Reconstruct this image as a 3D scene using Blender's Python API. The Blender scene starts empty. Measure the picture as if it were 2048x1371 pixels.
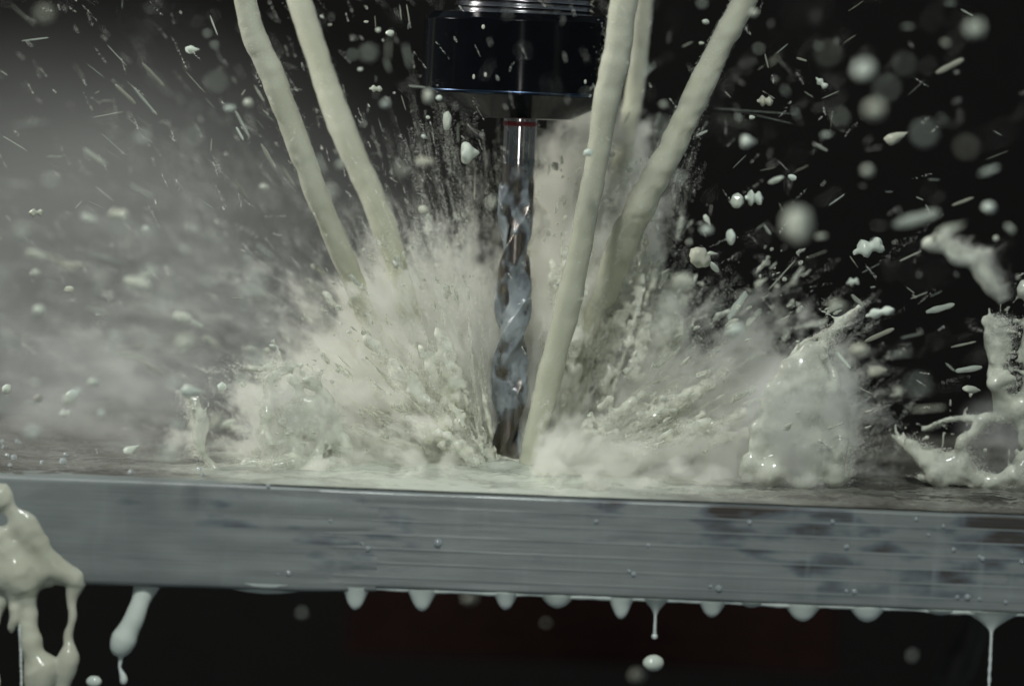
import bpy, math
import numpy as np
from mathutils import Matrix, Vector

# ------------------------------------------------------------------ camera, world, lights, exposure
MM = 0.001
scene = bpy.context.scene
COL = scene.collection
ROLL = math.radians(2.25); PITCH = 0.0678
CAM = np.array([0.15, -1194.0, 120.0]); FPX = 7800.0; CX, CY = 1024.0, 685.5
_f = np.array([0, math.cos(PITCH), -math.sin(PITCH)])
_u0 = np.array([0, math.sin(PITCH), math.cos(PITCH)]); _r0 = np.array([1.0, 0, 0])
_r = math.cos(ROLL) * _r0 + math.sin(ROLL) * _u0
_u = -math.sin(ROLL) * _r0 + math.cos(ROLL) * _u0
cd = bpy.data.cameras.new('camera'); cam = bpy.data.objects.new('camera', cd); COL.objects.link(cam)
M = Matrix(((_r[0], _u[0], -_f[0], CAM[0] * MM), (_r[1], _u[1], -_f[1], CAM[1] * MM), (_r[2], _u[2], -_f[2], CAM[2] * MM), (0, 0, 0, 1)))
cam.matrix_world = M
cd.sensor_width = 36.0; cd.lens = FPX / 2048.0 * 36.0
cd.clip_start = 0.02; cd.clip_end = 20
cd.dof.use_dof = True; cd.dof.focus_distance = 1.168; cd.dof.aperture_fstop = 6.2
scene.camera = cam

world = bpy.data.worlds.new('World'); scene.world = world; world.use_nodes = True
wb = world.node_tree.nodes['Background']; wb.inputs[0].default_value = (0.75, 0.9, 1.0, 1); wb.inputs[1].default_value = 0.12

def area(name, loc, target, size, power, color):
    l = bpy.data.lights.new(name, 'AREA'); l.shape = 'DISK'; l.size = size * MM; l.energy = power; l.color = color
    o = bpy.data.objects.new(name, l); COL.objects.link(o)
    o.location = Vector(loc) * MM
    o.rotation_euler = (Vector(target) - Vector(loc)).to_track_quat('-Z', 'Y').to_euler()
    return o
area('work_lamp', (-90, -880, 900), (10, 0, 30), 170, 8.6, (0.965, 1.0, 0.985))
area('front_lamp', (-36, -1290, 84), (0, 0, 80), 60, 0.45, (1.0, 0.98, 0.95))
area('side_lamp', (-900, 120, 520), (-120, 170, 90), 260, 7.6, (1.0, 0.97, 0.92))
scene.view_settings.view_transform = 'Standard'; scene.view_settings.look = 'None'
scene.view_settings.exposure = 0.0; scene.view_settings.gamma = 1.0
scene.cycles.volume_step_rate = 1.0
scene.cycles.use_denoising = True
scene.cycles.use_adaptive_sampling = True; scene.cycles.adaptive_threshold = 0.05
scene.cycles.max_bounces = 6; scene.cycles.diffuse_bounces = 3; scene.cycles.glossy_bounces = 3
scene.cycles.transmission_bounces = 4; scene.cycles.transparent_max_bounces = 8; scene.cycles.volume_bounces = 4

# ------------------------------------------------------------------ helpers
rng = np.random.default_rng(7)

def W(px, py, y):
    """photo pixel -> point (mm) on the plane at depth y"""
    d = _f * FPX + _r * (px - CX) + _u * (CY - py)
    t = (y - CAM[1]) / d[1]
    return CAM + d * t

def pxmm(y):
    return (y - CAM[1]) / FPX      # mm per photo pixel at depth y

def _hash(i, seed):
    i = i.astype(np.int64)
    h = (i[..., 0] * 374761393 + i[..., 1] * 668265263 + i[..., 2] * 2147483647 + seed * 1274126177) & 0xFFFFFFFF
    h = ((h ^ (h >> 13)) * 1274126177) & 0xFFFFFFFF
    h = ((h ^ (h >> 16)) * 2246822519) & 0xFFFFFFFF
    return ((h ^ (h >> 15)) & 0xFFFFFF) / float(0xFFFFFF)

def vnoise(p, seed=0):
    p = np.asarray(p, dtype=np.float64); i = np.floor(p); f = p - i; f = f * f * f * (f * (f * 6 - 15) + 10)
    out = 0
    for dx in (0, 1):
        wx = f[..., 0] if dx else 1 - f[..., 0]
        for dy in (0, 1):
            wy = f[..., 1] if dy else 1 - f[..., 1]
            for dz in (0, 1):
                wz = f[..., 2] if dz else 1 - f[..., 2]
                out = out + wx * wy * wz * _hash(i + np.array([dx, dy, dz]), seed)
    return out * 2 - 1

def fbm(p, seed=0, octv=3):
    a, s, o = 1.0, 1.0, 0
    for k in range(octv):
        o = o + a * vnoise(np.asarray(p) * s, seed + k * 31); a *= 0.5; s *= 2.03
    return o

def mesh(name, verts, faces, mat, smooth=True):
    me = bpy.data.meshes.new(name)
    v = np.asarray(verts, dtype=np.float32) * MM
    f = np.asarray(faces, dtype=np.int32)
    n = f.shape[1]
    me.vertices.add(len(v)); me.vertices.foreach_set('co', v.ravel())
    me.loops.add(f.size); me.loops.foreach_set('vertex_index', f.ravel())
    me.polygons.add(len(f))
    me.polygons.foreach_set('loop_start', np.arange(0, f.size, n, dtype=np.int32))
    me.polygons.foreach_set('use_smooth', np.full(len(f), smooth))
    me.update(calc_edges=True); me.validate()
    me.materials.append(mat)
    return me

def link(name, me, parent=None, label=None, cat=None, group=None, kind=None):
    o = bpy.data.objects.new(name, me); COL.objects.link(o)
    if parent is not None: o.parent = parent
    if label: o['label'] = label
    if cat: o['category'] = cat
    if group: o['group'] = group
    if kind: o['kind'] = kind
    return o

def empty(name, loc, **kw):
    o = link(name, None, **kw); o.empty_display_size = 0.01
    return o

def grid_faces(nu, nv, wrap_v=False):
    """quads over an array of nu rows x nv columns"""
    a = np.arange(nu * nv).reshape(nu, nv)
    if wrap_v:
        b = np.roll(a, -1, axis=1)
        return np.stack([a[:-1], b[:-1], b[1:], a[1:]], -1).reshape(-1, 4)
    return np.stack([a[:-1, :-1], a[:-1, 1:], a[1:, 1:], a[1:, :-1]], -1).reshape(-1, 4)

def surface_nets(F, iso, origin, h):
    ins = F > iso
    c = [ins[dx:F.shape[0] - 1 + dx, dy:F.shape[1] - 1 + dy, dz:F.shape[2] - 1 + dz] for dx in (0, 1) for dy in (0, 1) for dz in (0, 1)]
    s = sum(x.astype(np.int8) for x in c)
    act = (s > 0) & (s < 8)
    idx = np.argwhere(act)
    vid = -np.ones(act.shape, np.int32); vid[act] = np.arange(len(idx))
    cor = np.array([(dx, dy, dz) for dx in (0, 1) for dy in (0, 1) for dz in (0, 1)])
    val = np.stack([F[idx[:, 0] + k[0], idx[:, 1] + k[1], idx[:, 2] + k[2]] for k in cor], 1)
    acc = np.zeros((len(idx), 3)); cnt = np.zeros(len(idx))
    for a in range(8):
        for ax in range(3):
            if cor[a][ax] == 0:
                b = a + (4, 2, 1)[ax]
                va, vb = val[:, a], val[:, b]
                m = (va > iso) != (vb > iso)
                t = np.where(m, (iso - va) / np.where(m, vb - va, 1), 0)
                p = np.repeat(cor[a][None].astype(float), len(idx), 0); p[:, ax] += t
                acc += p * m[:, None]; cnt += m
    V = (idx + acc / cnt[:, None]) * h + origin
    Q = []
    for ax in range(3):
        A = ins if ax == 0 else ins
        sl0 = [slice(1, -1)] * 3; sl1 = [slice(1, -1)] * 3
        sl0[ax] = slice(0, -1); sl1[ax] = slice(1, None)
        e = ins[tuple(sl0)] != ins[tuple(sl1)]
        ee = np.argwhere(e)
        base = ee.copy(); o1, o2 = [k for k in range(3) if k != ax]
        base[:, o1] += 1; base[:, o2] += 1          # grid coords of the edge's low end
        first_in = ins[base[:, 0], base[:, 1], base[:, 2]]
        def cell(d1, d2):
            q = base.copy(); q[:, o1] -= d1; q[:, o2] -= d2
            return vid[q[:, 0], q[:, 1], q[:, 2]]
        q = np.stack([cell(0, 0), cell(1, 0), cell(1, 1), cell(0, 1)], 1)
        flip = first_in if ax != 1 else ~first_in
        q[~flip] = q[~flip][:, ::-1]
        Q.append(q)
    return V, np.concatenate(Q)

class Field:
    """liquid volume: capsules with soft blending on a grid, turned into one surface"""
    def __init__(s, lo, hi, h):
        s.lo = np.array(lo, float); s.h = h
        n = np.ceil((np.array(hi, float) - s.lo) / h).astype(int) + 1
        s.F = np.zeros(n, np.float32)
        s.ax = [s.lo[k] + np.arange(n[k]) * h for k in range(3)]
    def seg(s, a, b, ra, rb, k=1.8, w=1.0):
        R = max(ra, rb) * k
        i0 = [int(max(0, math.floor((min(a[j], b[j]) - R - s.lo[j]) / s.h))) for j in range(3)]
        i1 = [int(min(s.F.shape[j], math.ceil((max(a[j], b[j]) + R - s.lo[j]) / s.h) + 1)) for j in range(3)]
        if any(i1[j] <= i0[j] for j in range(3)): return
        X = s.ax[0][i0[0]:i1[0], None, None]; Y = s.ax[1][None, i0[1]:i1[1], None]; Z = s.ax[2][None, None, i0[2]:i1[2]]
        d = np.array(b) - np.array(a); L2 = float(d @ d) + 1e-9
        t = np.clip(((X - a[0]) * d[0] + (Y - a[1]) * d[1] + (Z - a[2]) * d[2]) / L2, 0, 1)
        D2 = (X - a[0] - t * d[0]) ** 2 + (Y - a[1] - t * d[1]) ** 2 + (Z - a[2] - t * d[2]) ** 2
        r = (ra + (rb - ra) * t) * k
        q = np.clip(1 - D2 / (r * r), 0, 1)
        s.F[i0[0]:i1[0], i0[1]:i1[1], i0[2]:i1[2]] += (w * q * q).astype(np.float32)
    def path(s, pts, radii, k=1.8):
        for j in range(len(pts) - 1):
            s.seg(pts[j], pts[j + 1], radii[j], radii[j + 1], k)
    def ball(s, p, r, k=1.8, w=1.0):
        s.seg(p, np.array(p) + 1e-4, r, r, k, w)
    def build(s, name, mat, noise=0.0, nscale=0.25, seed=3, floor=None, iso=0.478):
        F = np.minimum(s.F, 2.0)
        if noise:
            G = np.stack(np.meshgrid(*s.ax, indexing='ij'), -1)
            m = F > 0.02
            F[m] += (noise * fbm(G[m] * nscale, seed, 3)).astype(np.float32) * np.minimum(1, F[m] * 1.5)
        if floor is not None:
            F[:, :, s.ax[2] < floor] = 0
        F[0] = F[-1] = 0; F[:, 0] = F[:, -1] = 0; F[:, :, 0] = F[:, :, -1] = 0
        V, Q = surface_nets(F, iso, s.lo, s.h)
        return mesh(name, V, Q, mat)

def spline(ctrl, n):
    """Catmull-Rom through control rows, n samples"""
    c = np.asarray(ctrl, float); c = np.vstack([2 * c[0] - c[1], c, 2 * c[-1] - c[-2]])
    t = np.linspace(0, len(c) - 3 - 1e-6, n); i = t.astype(int); f = (t - i)[:, None]
    p0, p1, p2, p3 = c[i], c[i + 1], c[i + 2], c[i + 3]
    return 0.5 * (2 * p1 + (p2 - p0) * f + (2 * p0 - 5 * p1 + 4 * p2 - p3) * f ** 2 + (3 * p1 - p0 - 3 * p2 + p3) * f ** 3)

def tube(pts, rad, sides=24, amp=0.0, nscale=0.12, seed=1, squash=None):
    """swept liquid column with an uneven skin, closed at both ends"""
    p = np.asarray(pts); n = len(p); T = np.gradient(p, axis=0); T /= np.linalg.norm(T, axis=1)[:, None]
    ref = np.array([0, 1.0, 0.001]); A = np.cross(T, ref); A /= np.linalg.norm(A, axis=1)[:, None]; B = np.cross(T, A)
    th = np.linspace(0, 2 * np.pi, sides, endpoint=False)
    dirs = A[:, None] * np.cos(th)[None, :, None] + B[:, None] * np.sin(th)[None, :, None]
    P = p[:, None] + dirs * np.asarray(rad)[:, None, None]
    if amp:
        P = P + dirs * (amp * fbm(P * nscale, seed, 3))[..., None] * np.minimum(1, np.asarray(rad) / max(rad))[:, None, None]
    V = P.reshape(-1, 3); Fq = grid_faces(n, sides, True)
    V = np.vstack([V, p[0], p[-1]]); a = len(V) - 2
    i = np.arange(sides); j = (i + 1) % sides
    cap0 = np.stack([i, np.full(sides, a), np.full(sides, a), j], 1)
    cap1 = np.stack([(n - 1) * sides + i, (n - 1) * sides + j, np.full(sides, a + 1), np.full(sides, a + 1)], 1)
    return V, Fq, cap0[:, [0, 3, 1]], cap1[:, :3]

def tube_mesh(name, mat, *a, **k):
    V, Fq, c0, c1 = tube(*a, **k)
    tri = np.vstack([Fq[:, [0, 1, 2]], Fq[:, [0, 2, 3]], c0, c1])
    return mesh(name, V, tri, mat)

# ------------------------------------------------------------------ materials
def mat(name):
    m = bpy.data.materials.new(name); m.use_nodes = True
    nt = m.node_tree; b = nt.nodes['Principled BSDF']
    return m, nt, b

def N(nt, t, **kw):
    n = nt.nodes.new(t)
    for k, v in kw.items():
        if k.startswith('i_'): n.inputs[int(k[2:])].default_value = v
        else: setattr(n, k, v)
    return n

def liquid(name, col, rough=0.22, sss=0.0, var=0.10, spec=0.5, scale=60):
    m, nt, b = mat(name)
    tc = N(nt, 'ShaderNodeTexCoord'); nz = N(nt, 'ShaderNodeTexNoise'); nz.inputs['Scale'].default_value = scale; nz.inputs['Detail'].default_value = 3
    nt.links.new(tc.outputs['Object'], nz.inputs['Vector'])
    mx = N(nt, 'ShaderNodeMixRGB'); mx.inputs[1].default_value = (*[c * (1 - var) for c in col[:2]], col[2] * (1 - var * 2.0), 1); mx.inputs[2].default_value = (*[min(1, c * (1 + var)) for c in col], 1)
    nt.links.new(nz.outputs['Fac'], mx.inputs[0]); nt.links.new(mx.outputs[0], b.inputs['Base Color'])
    b.inputs['Roughness'].default_value = rough; b.inputs['IOR'].default_value = 1.34
    b.inputs['Specular IOR Level'].default_value = spec
    if sss:
        b.inputs['Subsurface Weight'].default_value = sss; b.inputs['Subsurface Radius'].default_value = (1.0, 0.95, 0.75)
        b.inputs['Subsurface Scale'].default_value = 0.003
    return m

M_JET = liquid('milky_jet', (0.57, 0.58, 0.485), 0.14, 0.6, 0.10, scale=50)
M_SPLASH = liquid('milky_splash', (0.62, 0.64, 0.53), 0.12, 0.5, 0.10, scale=45)
M_DROP = liquid('milky_drop', (0.74, 0.79, 0.73), 0.08, 0.0, 0.10, scale=20)
M_SPRAY = liquid('milky_spray', (0.86, 0.87, 0.80), 0.5, 0.0, 0.06, spec=0.2, scale=30)
M_STREAK = liquid('thin_streak', (0.66, 0.70, 0.64), 0.3, 0.0, 0.1, scale=20)
_b = M_STREAK.node_tree.nodes['Principled BSDF']; _b.inputs['Alpha'].default_value = 0.5
M_DRIP = liquid('milky_drip', (0.70, 0.77, 0.72), 0.22, 0.3, 0.08)

def vary(m):
    nt = m.node_tree; b = nt.nodes['Principled BSDF']; src = b.inputs['Base Color'].links[0].from_socket
    oi = N(nt, 'ShaderNodeObjectInfo'); cr = N(nt, 'ShaderNodeValToRGB'); e = cr.color_ramp.elements
    e[0].color = (0.66, 0.63, 0.56, 1); e[1].color = (0.92, 0.97, 0.97, 1); e.new(0.5).color = (0.84, 0.86, 0.82, 1)
    mu = N(nt, 'ShaderNodeMixRGB', blend_type='MULTIPLY'); mu.inputs[0].default_value = 1
    nt.links.new(oi.outputs['Random'], cr.inputs[0]); nt.links.new(src, mu.inputs[1]); nt.links.new(cr.outputs[0], mu.inputs[2]); nt.links.new(mu.outputs[0], b.inputs['Base Color'])
vary(M_DROP); vary(M_STREAK)

def torn(name, col, lo=0.35, hi=0.95, scale=130, rough=0.25):
    m = liquid(name, col, rough, 0.0, 0.10, scale=45); nt = m.node_tree; b = nt.nodes['Principled BSDF']
    tc = N(nt, 'ShaderNodeTexCoord'); nz = N(nt, 'ShaderNodeTexNoise'); nz.inputs['Scale'].default_value = scale; nz.inputs['Detail'].default_value = 4
    mr = N(nt, 'ShaderNodeMapRange', interpolation_type='SMOOTHSTEP')
    for k, v in enumerate((0.38, 0.62, lo, hi)): mr.inputs[1 + k].default_value = v
    nt.links.new(tc.outputs['Object'], nz.inputs['Vector']); nt.links.new(nz.outputs['Fac'], mr.inputs[0]); nt.links.new(mr.outputs[0], b.inputs['Alpha'])
    return m
M_TORN = torn('thin_torn_coolant', (0.72, 0.75, 0.66), 0.40, 0.95, 130, 0.14)
M_PETAL = torn('wet_sheets', (0.84, 0.855, 0.76), 0.2, 0.85, 160, 0.10)
for _m in (M_TORN, M_PETAL, M_DROP): _m.node_tree.nodes['Principled BSDF'].inputs['IOR'].default_value = 1.5
M_BEADS = torn('watery_beads', (0.66, 0.69, 0.61), 0.3, 0.8, 300, 0.12)

def metal(name, col, rough, aniso=0.0, bump=0.0, scale=400):
    m, nt, b = mat(name)
    b.inputs['Metallic'].default_value = 1.0; b.inputs['Roughness'].default_value = rough
    tc = N(nt, 'ShaderNodeTexCoord'); mp = N(nt, 'ShaderNodeMapping'); mp.inputs['Scale'].default_value = (1, 1, 6)
    nz = N(nt, 'ShaderNodeTexNoise'); nz.inputs['Scale'].default_value = scale; nz.inputs['Detail'].default_value = 4
    nt.links.new(tc.outputs['Object'], mp.inputs[0]); nt.links.new(mp.outputs[0], nz.inputs['Vector'])
    mx = N(nt, 'ShaderNodeMixRGB'); mx.inputs[1].default_value = (*[c * 0.75 for c in col], 1); mx.inputs[2].default_value = (*[c * 1.2 for c in col], 1)
    nt.links.new(nz.outputs['Fac'], mx.inputs[0]); nt.links.new(mx.outputs[0], b.inputs['Base Color'])
    if bump:
        bp = N(nt, 'ShaderNodeBump'); bp.inputs['Strength'].default_value = bump; bp.inputs['Distance'].default_value = 0.0002
        nt.links.new(nz.outputs['Fac'], bp.inputs['Height']); nt.links.new(bp.outputs[0], b.inputs['Normal'])
    return m
M_STEEL = metal('bright_steel', (0.30, 0.29, 0.28), 0.10)
M_CARBIDE = metal('dark_carbide', (0.22, 0.195, 0.17), 0.26)
M_THREAD = metal('thread_steel', (0.48, 0.48, 0.49), 0.2)
def gloss(name, col, rough, spec=0.5, coat=0.0):
    m, nt, b = mat(name)
    tc = N(nt, 'ShaderNodeTexCoord'); nz = N(nt, 'ShaderNodeTexNoise'); nz.inputs['Scale'].default_value = 120; nz.inputs['Detail'].default_value = 4
    nt.links.new(tc.outputs['Object'], nz.inputs['Vector'])
    mx = N(nt, 'ShaderNodeMixRGB'); mx.inputs[1].default_value = (*[c * 0.6 for c in col], 1); mx.inputs[2].default_value = (*[c * 1.5 for c in col], 1)
    nt.links.new(nz.outputs['Fac'], mx.inputs[0]); nt.links.new(mx.outputs[0], b.inputs['Base Color'])
    b.inputs['Roughness'].default_value = rough; b.inputs['Specular IOR Level'].default_value = spec; b.inputs['Coat Weight'].default_value = coat
    return m
M_NUT = gloss('black_oxide', (0.003, 0.0035, 0.0045), 0.10, 0.07)
M_GLINT = metal('blue_glint', (0.05, 0.075, 0.12), 0.25)  # blue tint that paints the glint on the black nut
M_RED = gloss('red_band', (0.16, 0.006, 0.008), 0.3)
M_WALL = gloss('machine_enclosure_paint', (0.012, 0.0115, 0.011), 0.9, 0.0)
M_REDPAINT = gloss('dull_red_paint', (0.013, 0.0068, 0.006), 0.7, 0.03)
M_RUNOFF = gloss('shaded_coolant', (0.045, 0.042, 0.036), 0.4, 0.2)  # coolant coloured dark to stand for the shade under the plate

# plate: brushed aluminium with a dried milky film that breaks between the milling ridges
def plate_material():
    m, nt, b = mat('milled_aluminium'); L = nt.links.new
    tc = N(nt, 'ShaderNodeTexCoord'); sp = N(nt, 'ShaderNodeSeparateXYZ'); L(tc.outputs['Object'], sp.inputs[0])
    def math_(op, a, bb=None):
        n = N(nt, 'ShaderNodeMath', operation=op)
        for k, v in enumerate((a, bb)):
            if v is None: continue
            if isinstance(v, (int, float)): n.inputs[k].default_value = v
            else: L(v, n.inputs[k])
        return n.outputs[0]
    zz = math_('MULTIPLY', sp.outputs[2], 1 / 0.0041)
    row = math_('FLOOR', zz)
    fr = math_('FRACT', zz)
    cb = N(nt, 'ShaderNodeCombineXYZ'); L(math_('MULTIPLY', sp.outputs[0], 44.0), cb.inputs[0]); L(math_('ADD', math_('MULTIPLY', row, 0.30), math_('MULTIPLY', sp.outputs[2], 130.0)), cb.inputs[1])
    n1 = N(nt, 'ShaderNodeTexNoise'); n1.inputs['Scale'].default_value = 1.0; n1.inputs['Detail'].default_value = 3.5; L(cb.outputs[0], n1.inputs['Vector'])
    big = N(nt, 'ShaderNodeTexNoise'); big.inputs['Scale'].default_value = 17.0; big.inputs['Detail'].default_value = 2.0; L(tc.outputs['Object'], big.inputs['Vector'])
    fine = N(nt, 'ShaderNodeTexNoise'); fine.inputs['Scale'].default_value = 1.0; fine.inputs['Detail'].default_value = 4
    mp = N(nt, 'ShaderNodeMapping'); mp.inputs['Scale'].default_value = (25, 25, 2200); L(tc.outputs['Object'], mp.inputs[0]); L(mp.outputs[0], fine.inputs['Vector'])
    # more bare metal towards the +x half of the face, away from the poured end
    drift = math_('MULTIPLY', sp.outputs[0], 0.34)
    bare = math_('ADD', math_('ADD', math_('MULTIPLY', n1.outputs['Fac'], 0.62), math_('MULTIPLY', big.outputs['Fac'], 0.85)), drift)
    ramp = N(nt, 'ShaderNodeMapRange'); ramp.inputs[1].default_value = 0.765; ramp.inputs[2].default_value = 0.90; L(bare, ramp.inputs[0])
    edge = N(nt, 'ShaderNodeMapRange'); edge.inputs[1].default_value = 0.80; edge.inputs[2].default_value = 0.92; edge.inputs[3].default_value = 1; edge.inputs[4].default_value = 0.15; L(fr, edge.inputs[0])
    low = N(nt, 'ShaderNodeMapRange'); low.inputs[1].default_value = -0.0275; low.inputs[2].default_value = -0.0215; L(sp.outputs[2], low.inputs[0])
    k = math_('MULTIPLY', math_('MULTIPLY', ramp.outputs[0], edge.outputs[0]), low.outputs[0])
    k = math_('MULTIPLY', k, math_('ADD', math_('MULTIPLY', fine.outputs['Fac'], 1.2), 0.35))
    cr = N(nt, 'ShaderNodeValToRGB'); e = cr.color_ramp.elements
    e[0].position = 0.0; e[0].color = (0.212, 0.236, 0.224, 1); e[1].position = 1.0; e[1].color = (0.048, 0.040, 0.031, 1)
    a = cr.color_ramp.elements.new(0.35); a.color = (0.135, 0.155, 0.163, 1)
    run = N(nt, 'ShaderNodeTexNoise'); run.inputs['Scale'].default_value = 1.0; run.inputs['Detail'].default_value = 3
    mp4 = N(nt, 'ShaderNodeMapping'); mp4.inputs['Scale'].default_value = (190, 190, 26); L(tc.outputs['Object'], mp4.inputs[0]); L(mp4.outputs[0], run.inputs['Vector'])
    rr_ = N(nt, 'ShaderNodeMapRange'); rr_.inputs[1].default_value = 0.56; rr_.inputs[2].default_value = 0.72; rr_.inputs[4].default_value = 1.0; L(run.outputs['Fac'], rr_.inputs[0])
    k = math_('MULTIPLY', k, math_('SUBTRACT', 1.0, math_('MULTIPLY', rr_.outputs[0], 0.75)))      # milky runs cross the bare patches
    L(k, cr.inputs[0])
    sm = N(nt, 'ShaderNodeTexNoise'); sm.inputs['Scale'].default_value = 1.0; sm.inputs['Detail'].default_value = 4
    mp3 = N(nt, 'ShaderNodeMapping'); mp3.inputs['Scale'].default_value = (60, 60, 330); L(tc.outputs['Object'], mp3.inputs[0]); L(mp3.outputs[0], sm.inputs['Vector'])
    tone = math_('ADD', math_('ADD', math_('MULTIPLY', rr_.outputs[0], 0.10), math_('MULTIPLY', fine.outputs['Fac'], 0.48)), math_('ADD', math_('MULTIPLY', sm.outputs['Fac'], 0.5), 0.54))
    cm = N(nt, 'ShaderNodeMixRGB', blend_type='MULTIPLY'); cm.inputs[0].default_value = 1; L(cr.outputs[0], cm.inputs[1]); L(tone, cm.inputs[2]); L(cm.outputs[0], b.inputs['Base Color'])
    b.inputs['Metallic'].default_value = 0.12; b.inputs['Roughness'].default_value = 0.27; b.inputs['Specular IOR Level'].default_value = 0.5
    bp = N(nt, 'ShaderNodeBump'); bp.inputs['Strength'].default_value = 0.25; bp.inputs['Distance'].default_value = 0.0002
    L(fine.outputs['Fac'], bp.inputs['Height']); L(bp.outputs[0], b.inputs['Normal'])
    return m
M_PLATE = plate_material()
M_PLATE_WET = M_PLATE.copy(); M_PLATE_WET.name = 'film_on_plate'; M_PLATE_WET.node_tree.nodes['Principled BSDF'].inputs['Roughness'].default_value = 0.38; M_PLATE_WET.node_tree.nodes['Principled BSDF'].inputs['Metallic'].default_value = 0.0

def puddle_material():
    m, nt, b = mat('milky_puddle'); L = nt.links.new
    tc = N(nt, 'ShaderNodeTexCoord'); mp = N(nt, 'ShaderNodeMapping'); mp.inputs['Scale'].default_value = (30, 55, 1); L(tc.outputs['Object'], mp.inputs[0])
    nz = N(nt, 'ShaderNodeTexNoise'); nz.inputs['Scale'].default_value = 1.0; nz.inputs['Detail'].default_value = 5; L(mp.outputs[0], nz.inputs['Vector'])
    sp = N(nt, 'ShaderNodeVectorMath', operation='LENGTH')
    mp2 = N(nt, 'ShaderNodeMapping'); mp2.inputs['Scale'].default_value = (1.0, 0.55, 1); mp2.inputs['Location'].default_value = (0.012, 0.006, 0); L(tc.outputs['Object'], mp2.inputs[0]); L(mp2.outputs[0], sp.inputs[0])
    mr = N(nt, 'ShaderNodeMapRange'); mr.inputs[1].default_value = 0.03; mr.inputs[2].default_value = 0.11; mr.inputs[3].default_value = 0.55; mr.inputs[4].default_value = -0.05; L(sp.outputs['Value'], mr.inputs[0])
    ad = N(nt, 'ShaderNodeMath', operation='ADD'); L(mr.outputs[0], ad.inputs[0]); L(nz.outputs['Fac'], ad.inputs[1])
    cr = N(nt, 'ShaderNodeValToRGB'); e = cr.color_ramp.elements
    e[0].position = 0.36; e[0].color = (0.085, 0.08, 0.068, 1); e[1].position = 0.95; e[1].color = (0.52, 0.56, 0.48, 1)
    a = cr.color_ramp.elements.new(0.62); a.color = (0.20, 0.205, 0.175, 1)
    L(ad.outputs[0], cr.inputs[0]); L(cr.outputs[0], b.inputs['Base Color'])
    b.inputs['Roughness'].default_value = 0.09; b.inputs['IOR'].default_value = 1.34
    return m
M_PUDDLE = puddle_material()
def film_material():
    m, nt, b = mat('thin_milky_film')
    tc = N(nt, 'ShaderNodeTexCoord'); nz = N(nt, 'ShaderNodeTexNoise'); nz.inputs['Scale'].default_value = 110; nz.inputs['Detail'].default_value = 3
    nt.links.new(tc.outputs['Object'], nz.inputs['Vector'])
    cr = N(nt, 'ShaderNodeValToRGB'); e = cr.color_ramp.elements
    e[0].position = 0.30; e[0].color = (0.12, 0.135, 0.15, 1); e[1].position = 0.72; e[1].color = (0.34, 0.38, 0.385, 1)
    nt.links.new(nz.outputs['Fac'], cr.inputs[0]); nt.links.new(cr.outputs[0], b.inputs['Base Color'])
    b.inputs['Roughness'].default_value = 0.16; b.inputs['IOR'].default_value = 1.34
    fa = N(nt, 'ShaderNodeAttribute', attribute_name='film'); nt.links.new(fa.outputs['Fac'], b.inputs['Alpha'])
    return m
M_FILM = film_material()
M_SHEET = liquid('thin_grey_coolant', (0.215, 0.235, 0.238), 0.36, 0.0, 0.10, spec=0.35, scale=35)
M_BUBBLE, _nt, _b = mat('clear_bubble')
_b.inputs['Base Color'].default_value = (0.75, 0.82, 0.82, 1); _b.inputs['Roughness'].default_value = 0.05
_b.inputs['Transmission Weight'].default_value = 0.6; _b.inputs['IOR'].default_value = 2.0

# ------------------------------------------------------------------ setting
def box(name, lo, hi, m):
    x0, y0, z0 = lo; x1, y1, z1 = hi
    v = [(x0, y0, z0), (x1, y0, z0), (x1, y1, z0), (x0, y1, z0), (x0, y0, z1), (x1, y0, z1), (x1, y1, z1), (x0, y1, z1)]
    f = [(0, 3, 2, 1), (4, 5, 6, 7), (0, 1, 5, 4), (1, 2, 6, 5), (2, 3, 7, 6), (3, 0, 4, 7)]
    return mesh(name, v, f, m, False)
link('background_wall', box('background_wall', (-700, 900, -400), (700, 930, 700), M_WALL), kind='structure')
link('background_floor', box('background_floor', (-700, -200, -420), (700, 899, -401), M_WALL), kind='structure')

# ------------------------------------------------------------------ the aluminium plate
Y0 = -75.0; THK = 28.6; XL = W(-160, 1060, Y0)[0]; XR = 190.0; YB = 168.0
def build_plate():
    root = empty('aluminium_plate', None, label='thick milled aluminium plate with horizontal ridges, wet with milky coolant', cat='metal plate')
    prof = [(Y0 + 0.9, 0.0), (Y0 + 0.05, -0.85)]
    z = -1.2
    pitch = 4.1
    k = 0
    zs = np.arange(-1.2, -THK + 0.9, -0.205)
    for z in zs:
        ph = (z / pitch) % 1.0
        ridge = math.exp(-((ph - 0.86) / 0.05) ** 2) * 0.10
        prof.append((Y0 - ridge - 0.035 * math.sin(z * 9.0), z))
    prof += [(Y0 + 0.5, -THK + 0.35), (Y0 + 1.3, -THK), (YB, -THK), (YB, 0.0)]
    prof = np.array(prof); n = len(prof)
    xs = np.linspace(XL, XR, 60)
    V = np.zeros((60, n, 3)); V[:, :, 0] = xs[:, None]; V[:, :, 1:] = prof[None]
    wob = vnoise(np.stack([V[..., 0] * 0.06, V[..., 2] * 0.5, V[..., 2] * 0], -1), 5) * 0.08
    V[:, 2:-4, 1] += wob[:, 2:-4]
    f = grid_faces(60, n, True)
    me = mesh('body', V.reshape(-1, 3), f, M_PLATE, True)
    bo = link('body', me, root)
    ends = []
    for i, nm in ((0, 0), (59, 1)):
        ce = V[i]
        vv = np.vstack([ce, ce.mean(0)]); a = np.arange(n); b2 = (a + 1) % n
        tri = np.stack([a, b2, np.full(n, n)], 1)
        if i == 0: tri = tri[:, ::-1]
        link('end_face', mesh('end_face', vv, tri, M_PLATE, False), root)
    return root
build_plate()

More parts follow.
